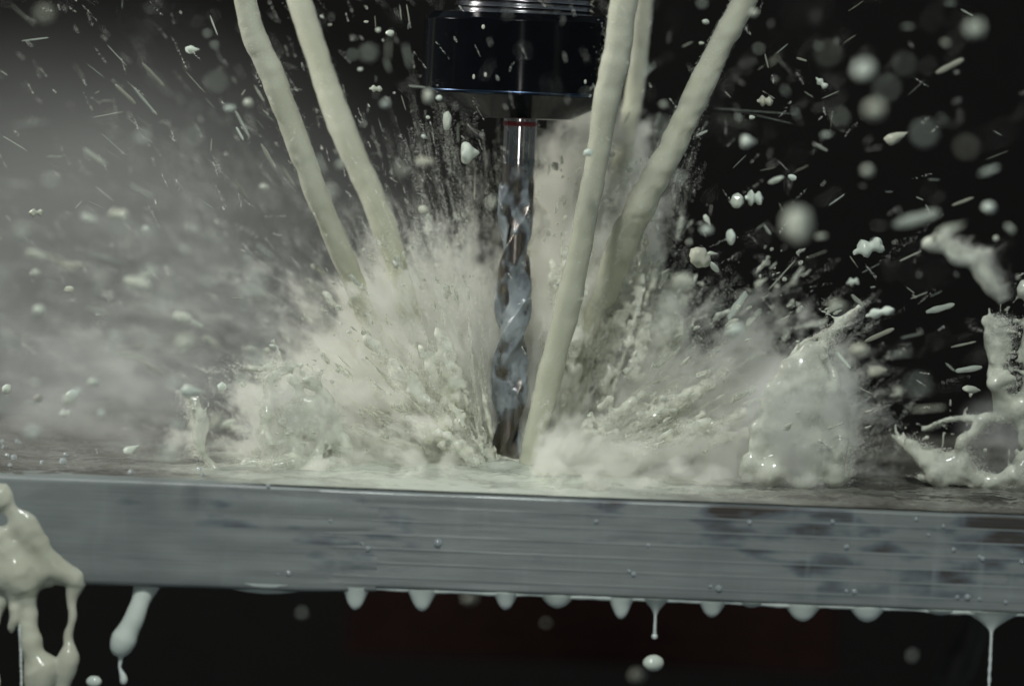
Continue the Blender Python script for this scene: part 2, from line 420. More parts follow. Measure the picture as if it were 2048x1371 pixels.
# wet film over the top of the plate
def build_puddle():
    nx, ny = 420, 170
    xs = np.linspace(XL + 1, XR - 1, nx); ys = Y0 + 0.4 + (YB - Y0 - 2) * np.linspace(0, 1, ny) ** 1.3
    X, Y = np.meshgrid(xs, ys, indexing='ij')
    P = np.stack([X, Y, X * 0], -1)
    ang = P * np.array([0.05, 0.11, 1]) ; h = 0.55 * fbm(ang, 11, 4)
    h += 0.30 * fbm(P * np.array([0.22, 0.45, 1]), 17, 3)
    rr = np.hypot((X + 8) / 55, Y / 60); h += 2.6 * np.exp(-rr ** 2 * 1.6) * (0.8 + 0.5 * vnoise(P * 0.12, 3))
    h += 0.5 * np.exp(-rr ** 2 * 2.5) * fbm(P * np.array([0.5, 0.5, 1]), 23, 2)
    lip = np.clip((Y - Y0) / 4.0, 0, 1); h = 0.35 + (h + 0.7) * lip
    h = np.maximum(h, 0.12)
    Z = h
    top = np.stack([X, Y, Z], -1)
    V = top.reshape(-1, 3)
    f = grid_faces(nx, ny)
    return link('coolant_puddle', mesh('coolant_puddle', V, f, M_PUDDLE), label='rippled shallow puddle of milky coolant across the plate top', cat='puddle')
build_puddle()

# ------------------------------------------------------------------ collet chuck, nut and end mill
def lathe(prof, nseg, rfun=None):
    prof = np.asarray(prof, float); th = np.linspace(0, 2 * np.pi, nseg, endpoint=False)
    R = np.repeat(prof[:, :1], nseg, 1)
    if rfun is not None: R = rfun(R, th[None], prof[:, 1:2])
    V = np.stack([R * np.cos(th), R * np.sin(th), np.repeat(prof[:, 1:], nseg, 1)], -1)
    return V.reshape(-1, 3), grid_faces(len(prof), nseg, True)

ZN0 = W(1054, 236, 0)[2] ; ZN1 = W(1060, 30, 0)[2]
def build_nut():
    root = empty('collet_nut', None, label='black glossy clamping nut spinning at the spindle nose', cat='clamping nut')
    R = 30.6; H = ZN1 - ZN0
    zs = np.concatenate([np.linspace(0, 9, 60), np.linspace(9.3, H - 3, 24), np.linspace(H - 2.9, H, 16)])
    prof = [(1.0, z + ZN0) for z in zs]
    def rf(_, th, z):
        z = z - ZN0
        cone = np.where(z < 7.5, 15.5 + z * 2.15, 99)                # bevel that cuts the flats in arcs
        cone = np.minimum(cone, 99)
        a = (th + 0.42) % (np.pi / 3) - np.pi / 6
        flat = 30.2 / np.cos(a)
        r = np.minimum(np.minimum(flat, R), cone)
        top = np.where(z > H - 2.2, R - (z - (H - 2.2)) * 1.15, 99)
        return np.minimum(r, top)
    V, f = lathe(prof, 240, rf)
    me = mesh('body', V, f, M_NUT); o = link('body', me, root)
    me.set_sharp_from_angle(angle=math.radians(28))
    # bottom face and the collet mouth
    V, f = lathe([(15.6, ZN0 + 0.05), (13.0, ZN0 - 0.25), (9.8, ZN0 - 0.25), (9.4, ZN0 + 0.6), (5.1, ZN0 + 0.9)], 96)
    link('collet_mouth', mesh('collet_mouth', V, f[:, ::-1], M_THREAD), root)
    V, f = lathe([(30.0, ZN0 + 6.9), (30.45, ZN0 + 7.1), (30.7, ZN0 + 7.6), (30.72, ZN0 + 8.0), (30.3, ZN0 + 8.2)], 160)
    link('glint_ring', mesh('glint_ring', V, f, M_GLINT), root)  # added ring, its blue colour stands for the glint along the bevel
    V, f = lathe([(28.1, ZN1), (20.0, ZN1 + 0.05)], 96)
    link('top_face', mesh('top_face', V, f, M_NUT), root)
build_nut()
def build_chuck():
    root = empty('collet_chuck', None, label='steel tool holder with fine screw thread above the black nut', cat='tool holder')
    nz_, ns = 420, 96
    z = np.linspace(ZN1 - 1, ZN1 + 26, nz_); th = np.linspace(0, 2 * np.pi, ns, endpoint=False)
    ph = (z[:, None] / 1.9 + th[None] / (2 * np.pi)) % 1.0
    R = 20.6 + 0.8 * np.abs(ph * 2 - 1) ** 0.9
    V = np.stack([R * np.cos(th), R * np.sin(th), np.repeat(z[:, None], ns, 1)], -1).reshape(-1, 3)
    link('screw_thread', mesh('screw_thread', V, grid_faces(nz_, ns, True), M_THREAD), root)
    V, f = lathe([(21.0, ZN1 + 26), (26, ZN1 + 27), (31, ZN1 + 30), (31, ZN1 + 70), (20, ZN1 + 71)], 96)
    link('holder_body', mesh('holder_body', V, f, M_THREAD, True), root)
build_chuck()

ZF = W(1050, 330, 0)[2]      # where the flutes run out into the shank
RT = 5.05; PITCH_T = 54.0
def cutter_radius(th, z):
    a = (th - 2 * np.pi * z / PITCH_T - 0.5) % np.pi
    u = a / np.pi
    d = np.where(u < 0.62, np.sin(np.clip(u / 0.62, 0, 1) * np.pi) ** 0.7, 0.0)
    d = np.where(u < 0.10, d * (u / 0.10) ** 0.3, d)
    run = np.clip((ZF - z) / 14.0, 0, 1)
    return RT - 2.5 * d * run
def build_cutter():
    root = empty('end_mill', None, label='steel end mill with spiral flutes and a red band, cutting the plate', cat='milling cutter')
    nz_, ns = 420, 120
    z = np.linspace(-1.2, ZF, nz_); th = np.linspace(0, 2 * np.pi, ns, endpoint=False)
    R = cutter_radius(th[None], z[:, None]); V = np.stack([R * np.cos(th), R * np.sin(th), np.repeat(z[:, None], ns, 1)], -1)
    me = mesh('flutes', V.reshape(-1, 3), grid_faces(nz_, ns, True), M_CARBIDE); me.set_sharp_from_angle(angle=math.radians(40))
    link('flutes', me, root)
    V, f = lathe([(RT, ZF), (RT, ZN0 - 3.4), (RT, ZN0 + 2)], 72)
    shank = link('shank', mesh('shank', V, f, M_STEEL), root)
    zb = W(1052, 248, 0)[2]
    V, f = lathe([(RT, zb - 0.75), (RT + 0.05, zb - 0.7), (RT + 0.05, zb + 0.7), (RT, zb + 0.75)], 72)
    link('red_band', mesh('red_band', V, f, M_RED), shank)
    # milky film clinging to the flutes
    nz_, ns = 520, 140
    z = np.linspace(0.5, ZF + 2, nz_); th = np.linspace(0, 2 * np.pi, ns, endpoint=False)
    R = cutter_radius(th[None], z[:, None]); C = np.stack([5 * np.cos(th)[None] + 0 * z[:, None], 5 * np.sin(th)[None] + 0 * z[:, None], np.repeat(z[:, None], ns, 1)], -1)
    nzv = fbm(C * np.array([0.22, 0.22, 0.13]), 21, 3) + 0.25 * vnoise(C * 0.6, 8)
    bias = -0.28 + 0.75 * np.exp(-((z - 42) / 22) ** 2) + 0.45 * np.exp(-((z - 22) / 6) ** 2) - 0.9 * np.exp(-((z - 3) / 5) ** 2)
    off = np.clip((nzv + bias[:, None] + 0.22) * 1.0, -0.5, 1.05)
    Rs = 0.45 * R + 0.55 * RT * 0.92
    R2 = np.maximum(R, R * 0.65 + Rs * 0.35) + 0.05 + np.clip(off, 0, 1) * 0.75
    V = np.stack([R2 * np.cos(th), R2 * np.sin(th), np.repeat(z[:, None], ns, 1)], -1)
    me = mesh('coolant_coating', V.reshape(-1, 3), grid_faces(nz_, ns, True), M_FILM)
    at = me.attributes.new('film', 'FLOAT', 'POINT'); at.data.foreach_set('value', np.clip(off * 1.4 + 0.22, 0, 0.97).astype(np.float32).ravel())
    link('coolant_coating', me,
         label='bluish milky coolant film clinging to the spiral cutter', cat='coolant film')
build_cutter()

# ------------------------------------------------------------------ coolant jets
JETS = []
def jet(ctrl, label, amp=0.35, seed=1, m=M_JET):
    """ctrl rows: px, py, depth y (mm), width px"""
    c = np.array(ctrl, float)
    pts = np.array([W(a[0], a[1], a[2]) for a in c]); rad = np.array([a[3] * 0.5 * pxmm(a[2]) for a in c])
    s = spline(np.column_stack([pts, rad]), 170)
    r = np.maximum(s[:, 3], 0.3)
    r = r * (1 + 0.05 * vnoise(np.column_stack([np.arange(170) * 0.09, np.zeros(170), np.zeros(170)]), seed))
    r = r * (0.96 + 0.035 * vnoise(np.column_stack([np.arange(170) * 0.3, np.zeros(170), np.zeros(170)]), seed + 40))
    JETS.append(np.column_stack([s[:, :3], r]))
    me = tube_mesh('coolant_jet', m, s[:, :3], r, 36, amp, 0.16, seed)
    return link('coolant_jet', me, label=label, cat='coolant jet', group='coolant jets aimed at the cutter')
jet([(470, -90, -30, 44), (490, 0, -28, 46), (508, 70, -26, 50), (545, 150, -24, 50), (590, 270, -20, 50), (638, 400, -14, 50), (690, 520, -4, 46), (735, 640, 10, 42), (780, 760, 22, 36), (830, 880, 28, 30)],
    'pale coolant jet farthest from the cutter on its left', seed=3)
jet([(560, -90, 20, 46), (598, 0, 18, 48), (640, 130, 16, 52), (690, 270, 12, 54), (748, 400, 12, 54), (790, 520, 14, 48), (822, 640, 18, 44), (850, 770, 24, 40), (880, 900, 28, 34)],
    'pale coolant jet second from the left edge of the photo', seed=5)
jet([(1540, -90, -22, 48), (1488, 0, -20, 48), (1436, 100, -18, 52), (1388, 205, -16, 56), (1335, 310, -14, 58), (1285, 400, -8, 62), (1245, 490, 2, 60), (1205, 600, 14, 52), (1165, 720, 24, 46), (1120, 860, 28, 40)],
    'thick coolant jet slanting in from the upper right', amp=0.6, seed=8)
jet([(1256, -90, -52, 58), (1247, 0, -50, 58), (1237, 90, -48, 58), (1212, 210, -44, 54), (1192, 330, -40, 50), (1165, 470, -34, 50), (1135, 610, -28, 54), (1098, 760, -22, 52), (1072, 860, -18, 46), (1054, 945, -15, 40)],
    'coolant jet crossing in front of the black nut', amp=0.3, seed=11)
jet([(1300, -90, 48, 46), (1288, 0, 46, 40), (1273, 150, 46, 40), (1248, 300, 46, 42), (1220, 450, 44, 46), (1180, 640, 22, 46), (1130, 860, 14, 40)],
    'yellowish coolant jet passing behind the black nut', seed=14)

# ------------------------------------------------------------------ splashes
def fan(F, base, ang, length, n, y0, ys, r0, r1, bend=0.0, seed=0, spread=(10, 6)):
    """streaks of liquid thrown from base (px): ang range in degrees in the picture plane, with depth spread"""
    g = np.random.default_rng(seed)
    for k in range(n):
        a = math.radians(g.uniform(*ang)); L = g.uniform(*length) * g.uniform(0.6, 1.0)
        bx, by = base[0] + g.normal(0, spread[0]), base[1] + g.normal(0, spread[1])
        yy = y0 + g.normal(0, ys * 0.25); dy = g.normal(0, ys)
        m = 7; pts = []; rr = []
        ra = g.uniform(*r0); rb = g.uniform(*r1); ph = g.uniform(0, 6)
        for j in range(m):
            t = j / (m - 1)
            px = bx + math.cos(a) * L * t; py = by - math.sin(a) * L * t + bend * t * t * L
            pts.append(W(px, py, yy + dy * t)); rr.append((ra * (1 - t) + rb * t) * (1 + 0.3 * math.sin(ph + t * 9)))
        F.path(pts, np.array(rr) * pxmm(y0))

FUZZ = []
def petals(n, base, bsd, ang, ln, wd, yd, ysd, seed):
    """narrow torn sheets thrown outward from the cut"""
    g = np.random.default_rng(seed); out = []
    for _ in range(n):
        a = math.radians(g.uniform(*ang)); L = g.uniform(*ln); w = g.uniform(*wd); r0 = g.uniform(0.1, 0.5) * L
        bx, by = base[0] + g.normal(0, bsd), base[1] + g.normal(0, 4); c, s_ = math.cos(a), -math.sin(a); nx, ny = -s_, c
        q = lambda r, o: (bx + c * r + nx * o, by + s_ * r + ny * o)
        out.append(([q(r0, -w * 0.25), q(L * 0.7, -w * 0.5), q(L, -w * g.uniform(0, 0.3)), q(L * 0.9, w * 0.2), q(L * 0.65, w * 0.5), q(r0, w * 0.25)], yd + g.normal(0, ysd), g.uniform(3.0, 5.5), int(L * w / 90) + 8))
    return out

def splash(name, label, cat, paths, seed=1, noise=0.12, h=0.8, m=M_SPLASH, nscale=0.3, fans=(), pad=8, floor=0.05, group=None, rough=1.0, fuzz=True, twigs=0, fills=()):
    """paths: list of [(px,py,y,r_px), ...]"""
    allp = [W(a[0], a[1], a[2]) for p in paths for a in p] or []
    los = [np.min(allp, 0) - pad] if allp else []; his = [np.max(allp, 0) + pad] if allp else []
    for fn in fans: los.append(np.array(fn['lo'])); his.append(np.array(fn['hi']))
    for fl in fills:
        q_ = np.array([W(a[0], a[1], fl[1]) for a in fl[0]]); los.append(q_.min(0) - 4); his.append(q_.max(0) + 4)
    F = Field(np.min(los, 0), np.max(his, 0), h); nf0 = len(FUZZ)
    for p in paths:
        c = np.array([list(W(a[0], a[1], a[2])) + [a[3] * pxmm(a[2])] for a in p])
        s = spline(c, max(4, 5 * len(p))) if len(p) > 1 else np.vstack([c, c])
        s[:, 3] *= 1 + 0.5 * rough * vnoise(np.column_stack([s[:, 0] * 0.25, s[:, 2] * 0.25, s[:, 1] * 0 + len(FUZZ)]), seed) + 0.35 * rough * vnoise(s[:, :3] * 0.7, seed + 2)
        s[:, :3] += rough * 1.6 * np.stack([vnoise(s[:, :3] * 0.2 + q * 9.1, seed + q) for q in range(3)], -1)
        FUZZ.append(s.copy() if fuzz else s[:0])
        F.path(s[:, :3], np.maximum(s[:, 3], 0.25))
    gt = np.random.default_rng(seed)
    for poly, yd, rp, nb in fills:                      # thin torn sheets: soft lumps packed inside an outline
        pg = np.array(poly, float); lo_, hi_ = pg.min(0), pg.max(0); got = 0; rows = []
        while got < nb:
            q = lo_ + (hi_ - lo_) * gt.random(2); x0, y0 = pg[:, 0], pg[:, 1]; x1, y1 = np.roll(x0, -1), np.roll(y0, -1)
            cr_ = ((y0 > q[1]) != (y1 > q[1])) & (q[0] < (x1 - x0) * (q[1] - y0) / (y1 - y0 + 1e-9) + x0)
            if cr_.sum() % 2 == 0: continue
            got += 1; rr = rp * gt.uniform(0.6, 1.3) * pxmm(yd)
            p = W(q[0], q[1], yd + 2.5 * vnoise(np.array([[q[0] * 0.02, q[1] * 0.02, seed]]), seed)[0]); F.ball(p, rr, k=2.9, w=0.30); rows.append(list(p) + [rr])
        if fuzz: FUZZ.append(np.array(rows) * np.array([1, 1, 1, 0.55]))
    for q in FUZZ[nf0:nf0 + len(paths)] if twigs and paths else ():
        for _ in range(twigs):
            b = q[gt.integers(len(q))]; dr = gt.normal(size=3) * np.array([1, 0.5, 1]) + np.array([0.1, 0, 0.5]); dr /= np.linalg.norm(dr)
            L = gt.uniform(1.5, 6) + b[3]; ra = gt.uniform(0.35, 0.8) * min(1.2, b[3]); tip = b[:3] + dr * (L + b[3])
            F.seg(b[:3] + dr * b[3] * 0.5, tip, ra, 0.32); F.ball(tip + dr * 0.3, gt.uniform(0.4, 0.9))
    for fn in fans:
        for kw in fn['calls']: fan(F, **kw)
    return link(name, F.build(name, m, noise, nscale, seed, floor), label=label, cat=cat, group=group)

splash('splash_plume', 'dense milky splash thrown up between the left jets and the cutter', 'splash', [],
       noise=0.4, nscale=0.22, seed=31, h=0.7, m=M_PETAL, fuzz=False, fans=[dict(lo=(-88, -50, 0), hi=(6, 50, 85), calls=[
           dict(base=(950, 938), ang=(92, 166), length=(140, 420), n=120, y0=-4, ys=14, r0=(2.5, 6), r1=(1.2, 3), seed=2, spread=(40, 6))])],
       fills=petals(16, (960, 938), 30, (96, 165), (160, 400), (18, 50), -8, 9, 4))
splash('splash_column', 'tall soft column of splashing coolant directly right of the cutter', 'splash', [],
       noise=0.40, nscale=0.2, seed=44, h=0.7, m=M_PETAL, fuzz=False, fills=petals(9, (1165, 938), 30, (76, 98), (250, 560), (20, 50), 12, 5, 7), fans=[dict(lo=(6, -10, 0), hi=(58, 66, 105), calls=[
           dict(base=(1140, 930), ang=(70, 97), length=(200, 560), n=80, y0=16, ys=7, r0=(3, 7), r1=(1.5, 3), seed=5, spread=(30, 8))])])
splash('splash_fan', 'streaked fan of coolant spreading low from the cutter toward the right', 'splash', [],
       noise=0.42, nscale=0.22, seed=51, h=0.7, m=M_PETAL, fuzz=False, fills=petals(14, (1150, 945), 40, (8, 52), (180, 420), (16, 44), -6, 9, 9), fans=[dict(lo=(10, -40, 0), hi=(95, 55, 62), calls=[
           dict(base=(1150, 945), ang=(5, 42), length=(120, 420), n=110, y0=-4, ys=16, r0=(2.5, 6), r1=(1.2, 2.6), seed=8, spread=(50, 5))])])
splash('splash_sheet', 'broad upright sheet of coolant with a hooked top beyond the cutter', 'splash', [
           [(1610, 955, -30, 14), (1612, 890, -30, 17), (1604, 820, -28, 17), (1612, 750, -26, 13), (1640, 700, -24, 8), (1685, 645, -22, 5), (1725, 608, -20, 3)],
           [(1668, 940, -30, 8), (1676, 880, -30, 9), (1672, 800, -28, 9), (1655, 730, -26, 7), (1645, 660, -24, 4)],
           [(1550, 940, -28, 9), (1545, 890, -28, 10), (1552, 830, -26, 9), (1568, 765, -26, 7), (1602, 692, -26, 5), (1690, 655, -24, 4)],
           [(1560, 900, -28, 11), (1640, 870, -28, 12)], [(1570, 830, -27, 10), (1655, 800, -27, 9)], [(1555, 935, -28, 11), (1660, 930, -29, 12)]],
       noise=0.6, nscale=0.12, seed=61, rough=0.9, m=M_TORN, twigs=5, fills=[([(1478, 965), (1500, 880), (1530, 800), (1562, 730), (1600, 690), (1650, 672), (1645, 730), (1685, 785), (1700, 860), (1692, 940), (1680, 968)], -29, 10, 300)])
splash('splash_ring', 'ring shaped curl of coolant with a dark hole at the right edge', 'splash', [
           [(1955, 958, -10, 11), (1925, 915, -10, 9), (1932, 870, -10, 7), (1965, 838, -10, 8), (2010, 828, -10, 8), (2050, 850, -10, 12), (2062, 910, -10, 14), (2030, 950, -10, 12), (1980, 962, -10, 9)],
           [(1795, 872, -4, 4), (1830, 898, -6, 9), (1880, 918, -8, 9), (1940, 942, -10, 11)],
           [(1855, 852, 0, 4), (1900, 842, -4, 6), (1950, 842, -8, 7)],
           [(1830, 955, -8, 5), (1890, 952, -8, 9), (1960, 962, -8, 11), (2050, 960, -8, 14)],
           [(2005, 830, -10, 12), (1995, 770, -10, 9), (2000, 710, -10, 12), (1985, 660, -10, 12), (1965, 640, -10, 5)],
           [(2040, 830, -10, 14), (2052, 740, -10, 12), (2060, 640, -10, 12), (2050, 560, -10, 6)]],
       noise=0.6, nscale=0.22, seed=71, floor=-1, m=M_TORN, twigs=7, fills=[([(1810, 885), (1920, 905), (1960, 955), (2060, 940), (2060, 975), (1860, 965)], -10, 9, 70), ([(1970, 650), (2020, 640), (2030, 840), (1990, 840)], -12, 8, 40)])
splash('coolant_ligament', 'curved ribbon of coolant arching through the dark at the right edge', 'splash', [
           [(1850, 485, -105, 6), (1890, 500, -105, 13), (1930, 518, -105, 11), (1965, 540, -105, 13), (1988, 572, -105, 12), (2005, 605, -105, 5)],
           [(1870, 478, -105, 4), (1915, 500, -105, 7), (1960, 530, -105, 5)]],
       noise=0.6, nscale=0.25, seed=72, floor=-1, m=M_TORN, twigs=6)
splash('splash_spike', 'thin spike of coolant standing on the plate by the left edge', 'splash', [
           [(430, 950, -40, 16), (412, 900, -40, 9), (402, 855, -40, 9), (385, 818, -40, 7), (358, 788, -40, 2.5)],
           [(400, 950, -40, 8), (440, 948, -40, 9), (480, 946, -40, 5)]], noise=0.5, seed=73, nscale=0.25, m=M_TORN, twigs=3)
splash('splash_arch', 'low arch of coolant at the left foot of the dense splash', 'splash', [
           [(470, 945, -30, 6), (520, 935, -30, 10), (570, 930, -30, 13), (630, 938, -30, 15), (690, 942, -30, 11)],
           [(550, 930, -28, 9), (540, 870, -26, 7), (528, 815, -24, 9), (545, 770, -22, 8), (585, 735, -20, 6)],
           [(625, 930, -28, 9), (642, 870, -26, 6), (655, 820, -24, 7), (640, 770, -22, 7), (600, 745, -20, 5)],
           [(575, 930, -28, 9), (585, 880, -26, 6), (600, 830, -24, 5)],
           [(545, 725, -10, 8), (490, 738, -10, 4), (425, 746, -10, 2)]], noise=0.6, seed=74, nscale=0.2, m=M_TORN, twigs=6, fills=[([(500, 944), (515, 810), (555, 745), (640, 765), (690, 850), (700, 944)], -24, 9, 150)])
splash('coolant_crest', 'stub of coolant rising in the gap right of the slanting jet', 'splash', [
           [(1325, 720, 26, 12), (1330, 650, 26, 13), (1345, 595, 26, 13), (1358, 560, 26, 7)],
           [(1295, 700, 26, 10), (1290, 620, 26, 9), (1298, 560, 26, 8), (1312, 518, 26, 4)],
           [(1300, 640, 26, 6), (1345, 620, 26, 7)]], noise=0.6, seed=75, nscale=0.22, m=M_TORN, twigs=7, fills=[([(1285, 710), (1290, 590), (1335, 548), (1375, 570), (1350, 710)], 25, 9, 50)])
def hug(px, py, r, proud=1.1):
    return (px, py, Y0 + r * pxmm(Y0) - proud, r)
splash('coolant_pour', 'thick coolant pouring over the left end of the plate', 'coolant pour', [
           [hug(-90, 1000, 34, 0.6), hug(-40, 1060, 40, 0.8), hug(10, 1110, 40, 1.2), hug(40, 1145, 30, 1.8), (50, 1195, -73, 21), (62, 1255, -74, 18), (74, 1320, -75, 21), (80, 1370, -75, 17), (86, 1450, -75, 19)],
           [hug(-60, 960, 20, 0.4), hug(0, 1000, 26, 0.6), hug(60, 1060, 30, 0.7), hug(110, 1120, 26, 1.0), hug(150, 1150, 18, 1.4), (150, 1185, -74, 12), (145, 1235, -75, 9), (136, 1285, -75, 10), (130, 1335, -75, 15), (122, 1375, -75, 10), (116, 1450, -75, 9)],
           [hug(-60, 1110, 40, 0.7), hug(20, 1135, 34, 1.1), hug(100, 1136, 24, 0.9)],
           [(5, 1170, -73, 16), (-4, 1230, -74, 9), (-10, 1300, -75, 7), (-8, 1380, -75, 8)],
           [(22, 1185, -75, 10), (26, 1235, -75, 7), (29, 1262, -75, 4)]], noise=0.35, nscale=0.2, seed=80, floor=-200, h=0.6, m=M_JET, rough=0.6, fuzz=False)
def drape():
    """thin sheet of coolant running over the front edge at the left end"""
    nx = 150; xs = np.linspace(XL + 2, W(760, 960, Y0)[0], nx)
    prof = np.array([(Y0 + 14, 0.3), (Y0 + 9, 0.55), (Y0 + 5, 0.75), (Y0 + 2, 0.8), (Y0 + 0.5, 0.55), (Y0 - 0.45, 0.0), (Y0 - 0.85, -0.9)] + [(Y0 - 0.8 + 0.0 * k, -1.8 - k * 1.0) for k in range(26)] + [(Y0 - 0.7, -THK - 0.3), (Y0 - 0.2, -THK - 1.5), (Y0 + 1.0, -THK - 2.0), (Y0 + 2.6, -THK - 1.2), (Y0 + 5, -THK + 0.5)])
    V = np.zeros((nx, len(prof), 3)); V[:, :, 0] = xs[:, None]; V[:, :, 1:] = prof[None]
    nrm = np.gradient(prof, axis=0); nrm = np.stack([nrm[:, 1], -nrm[:, 0]], 1); nrm /= np.linalg.norm(nrm, axis=1)[:, None]
    fade = np.clip((xs[-1] - xs) / 62.0, 0, 1)
    th = 0.22 * fbm(V * np.array([0.05, 0.1, 0.09]), 91, 2) + 0.5 * vnoise(V * np.array([0.03, 0, 0.45]), 93) * (1 - fade)[:, None] - 1.1 * (1 - fade)[:, None] ** 1.3 + 0.10
    V[:, :, 1:] += nrm[None] * th[..., None]
    f = grid_faces(nx, len(prof))
    link('coolant_sheet', mesh('coolant_sheet', V.reshape(-1, 3), f, M_PLATE_WET), label='thin grey coolant sheet running over the front edge at the left', cat='coolant film')
drape()
xs = np.linspace(W(300, 1160, Y0)[0], XR - 2, 260)
pb = np.column_stack([xs, np.full(260, Y0 + 1.4), np.full(260, -THK - 0.05) + 0.12 * vnoise(np.column_stack([xs * 0.2, xs * 0, xs * 0]), 5)])
link('coolant_bead', tube_mesh('coolant_bead', M_DRIP, pb, 0.45 + 0.32 * (1 + vnoise(np.column_stack([xs * 0.11, xs * 0, xs * 0]), 8)), 12, 0.15, 0.3, 6), label='thin bead of coolant along the lower front edge of the plate', cat='coolant film')

# ------------------------------------------------------------------ drips under the plate
ZB = -THK
def drip(px, w, hpx, label, thread=None, bead=None, seed=0):
    yy = Y0 + 2.6
    base = W(px, 1172 + (px - 700) * 0.0372, yy); s = pxmm(yy)
    R = w * 0.5 * s; H = hpx * s; zt = ZB + 0.25
    t = np.linspace(0, 1, 26)
    # sagging drop: wide root, round nose
    r = R * (1 - t ** 1.55) ** 0.62 * (1 - 0.25 * np.sin(t * np.pi) * (hpx / w))
    z = zt - (H + 0.4) * t
    prof = list(zip(r, z))
    if thread:
        prof = [(R * (1 - t_) ** 1.4 + 0.55, zt - H * t_) for t_ in np.linspace(0, 1, 18)]
        zz = zt - H; L = thread * s
        for t_ in np.linspace(0.05, 1, 40):
            prof.append((0.42 + 0.16 * math.sin(t_ * 40 + seed) * t_, zz - L * t_))
        if bead:
            zl = zz - L
            for a in np.linspace(0.3, math.pi, 12): prof.append((bead * s * math.sin(a) + 0.001, zl + bead * s * (math.cos(a) - 1)))
    prof.append((0.001, prof[-1][1] - 0.01))
    V, f = lathe(prof, 32)
    dep = min(1.0, 3.2 / max(R, 0.1)); V[:, 1] *= dep
    V[:, 0] += base[0]; V[:, 1] += yy
    V[:, :2] += 0.12 * np.stack([vnoise(V * 0.3, seed), vnoise(V * 0.3, seed + 9)], -1)
    return link('coolant_drip', mesh('coolant_drip', V, f[:, ::-1], M_DRIP), label=label, cat='coolant drip', group='drips hanging under the plate')
for i, (px, w, hh, lab) in enumerate([
        (530, 230, 17, 'wide shallow sag of coolant under the plate, leftmost of the hanging drips'),
        (712, 62, 38, 'pointed coolant drip under the plate, second hanging drip from the left'),
        (845, 66, 36, 'rounded coolant drip under the plate, third hanging drip from the left'),
        (1012, 56, 28, 'small coolant drip hanging under the plate below the cutter'),
        (1115, 74, 22, 'wide flat coolant drip under the plate, just right of the cutter'),
        (1243, 58, 36, 'plump coolant drip hanging next to the drip with a thin neck'),
        (1425, 62, 27, 'coolant drip just right of the drip with a thin neck'),
        (1502, 54, 8, 'barely swelling coolant drip between two larger drips under the plate'),
        (1606, 78, 28, 'wide coolant drip under the right part of the plate, left of its twin'),
        (1735, 78, 25, 'wide coolant drip under the right part of the plate, right of its twin'),
        (1880, 70, 8, 'flat coolant drip beside the long threaded drip at the right')]):
    drip(px, w, hh * 1.2, lab, seed=i)
drip(1312, 54, 34, 'coolant drip drawn into a short thin neck with a bead', thread=38, bead=6, seed=40)
drip(1985, 120, 42, 'large coolant drip trailing a long beaded thread at the right edge', thread=130, bead=7, seed=41)
splash('coolant_strand', 'slanting club shaped strand of coolant below the left of the plate', 'coolant drip', [
    [(302, 1155, -67, 22), (284, 1188, -71, 15), (268, 1230, -73, 14), (256, 1258, -73, 15), (246, 1280, -73, 18), (240, 1296, -73, 13)],
    [(243, 1300, -73, 5), (241, 1320, -73, 3), (240, 1336, -73, 2.5), (246, 1352, -73, 5), (246, 1362, -73, 5)]], noise=0.05, h=0.4, floor=-200, m=M_DRIP, pad=5, rough=0.25, fuzz=False)
splash('coolant_thread', 'hair thin thread of coolant below the pour at the left', 'coolant drip', [
    [(40, 1250, -76, 4), (42, 1320, -77, 2.5), (43, 1400, -77, 2.5)]], noise=0.0, h=0.35, floor=-200, m=M_DRIP, pad=3, rough=0.1, fuzz=False)

# ------------------------------------------------------------------ bubbles on the plate's front face
def hemi_mesh():
    th = np.linspace(0, math.pi / 2, 9); prof = [(math.cos(a), math.sin(a)) for a in th]; prof[-1] = (0.001, 1)
    V, f = lathe(prof, 20); V = V[:, [0, 2, 1]] * np.array([1, -1, 1])
    return mesh('coolant_bubble', V, f, M_BUBBLE)
HM = hemi_mesh()
LM_DOME = HM.copy(); LM_DOME.materials[0] = M_DROP
bub = []
for (cx_, cy_, r) in [(280, 545, 9), (435, 490, 8), (470, 455, 8), (757, 452, 8), (752, 472, 8), (1100, 622, 7), (1490, 768, 8), (1548, 765, 12), (1440, 300, 9), (1775, 487, 7), (1230, 548, 7)]:
    bub.append((cx_ / 2.683, 860 + cy_ / 2.683, r / 2.683 * 1.6))
for (cx_, cy_, r) in [(525, 605, 15), (120, 610, 6), (150, 635, 9), (1550, 755, 6), (1575, 772, 9), (1655, 618, 7), (1375, 490, 8)]:
    bub.append((680 + cx_ / 2.683, 860 + cy_ / 2.683, r / 2.683 * 1.6))
for (cx_, cy_, r) in [(195, 838, 7), (240, 848, 12), (925, 862, 7), (968, 865, 10), (1520, 895, 8), (1575, 895, 11), (1640, 905, 7), (1780, 922, 7), (1500, 640, 8), (1640, 680, 8), (1655, 690, 9), (1445, 515, 7), (850, 490, 8), (405, 495, 9), (925, 625, 9), (1365, 560, 6), (1300, 478, 7), (1865, 705, 8)]:
    bub.append((1348 + cx_ / 2.683, 860 + cy_ / 2.683, r / 2.683 * 1.6))
bub.sort()
ORD = 'first second third fourth fifth sixth seventh eighth ninth tenth eleventh twelfth thirteenth fourteenth fifteenth sixteenth seventeenth eighteenth nineteenth twentieth'.split()
TENS = {2: 'twenty', 3: 'thirty', 4: 'forty', 5: 'fifty', 6: 'sixty', 7: 'seventy', 8: 'eighty', 9: 'ninety'}
def ordinal(n):
    if n <= 20: return ORD[n - 1]
    t, u = divmod(n, 10)
    if u == 0: return TENS[t][:-1] + 'ieth'
    return TENS[t] + '-' + ORD[u - 1]
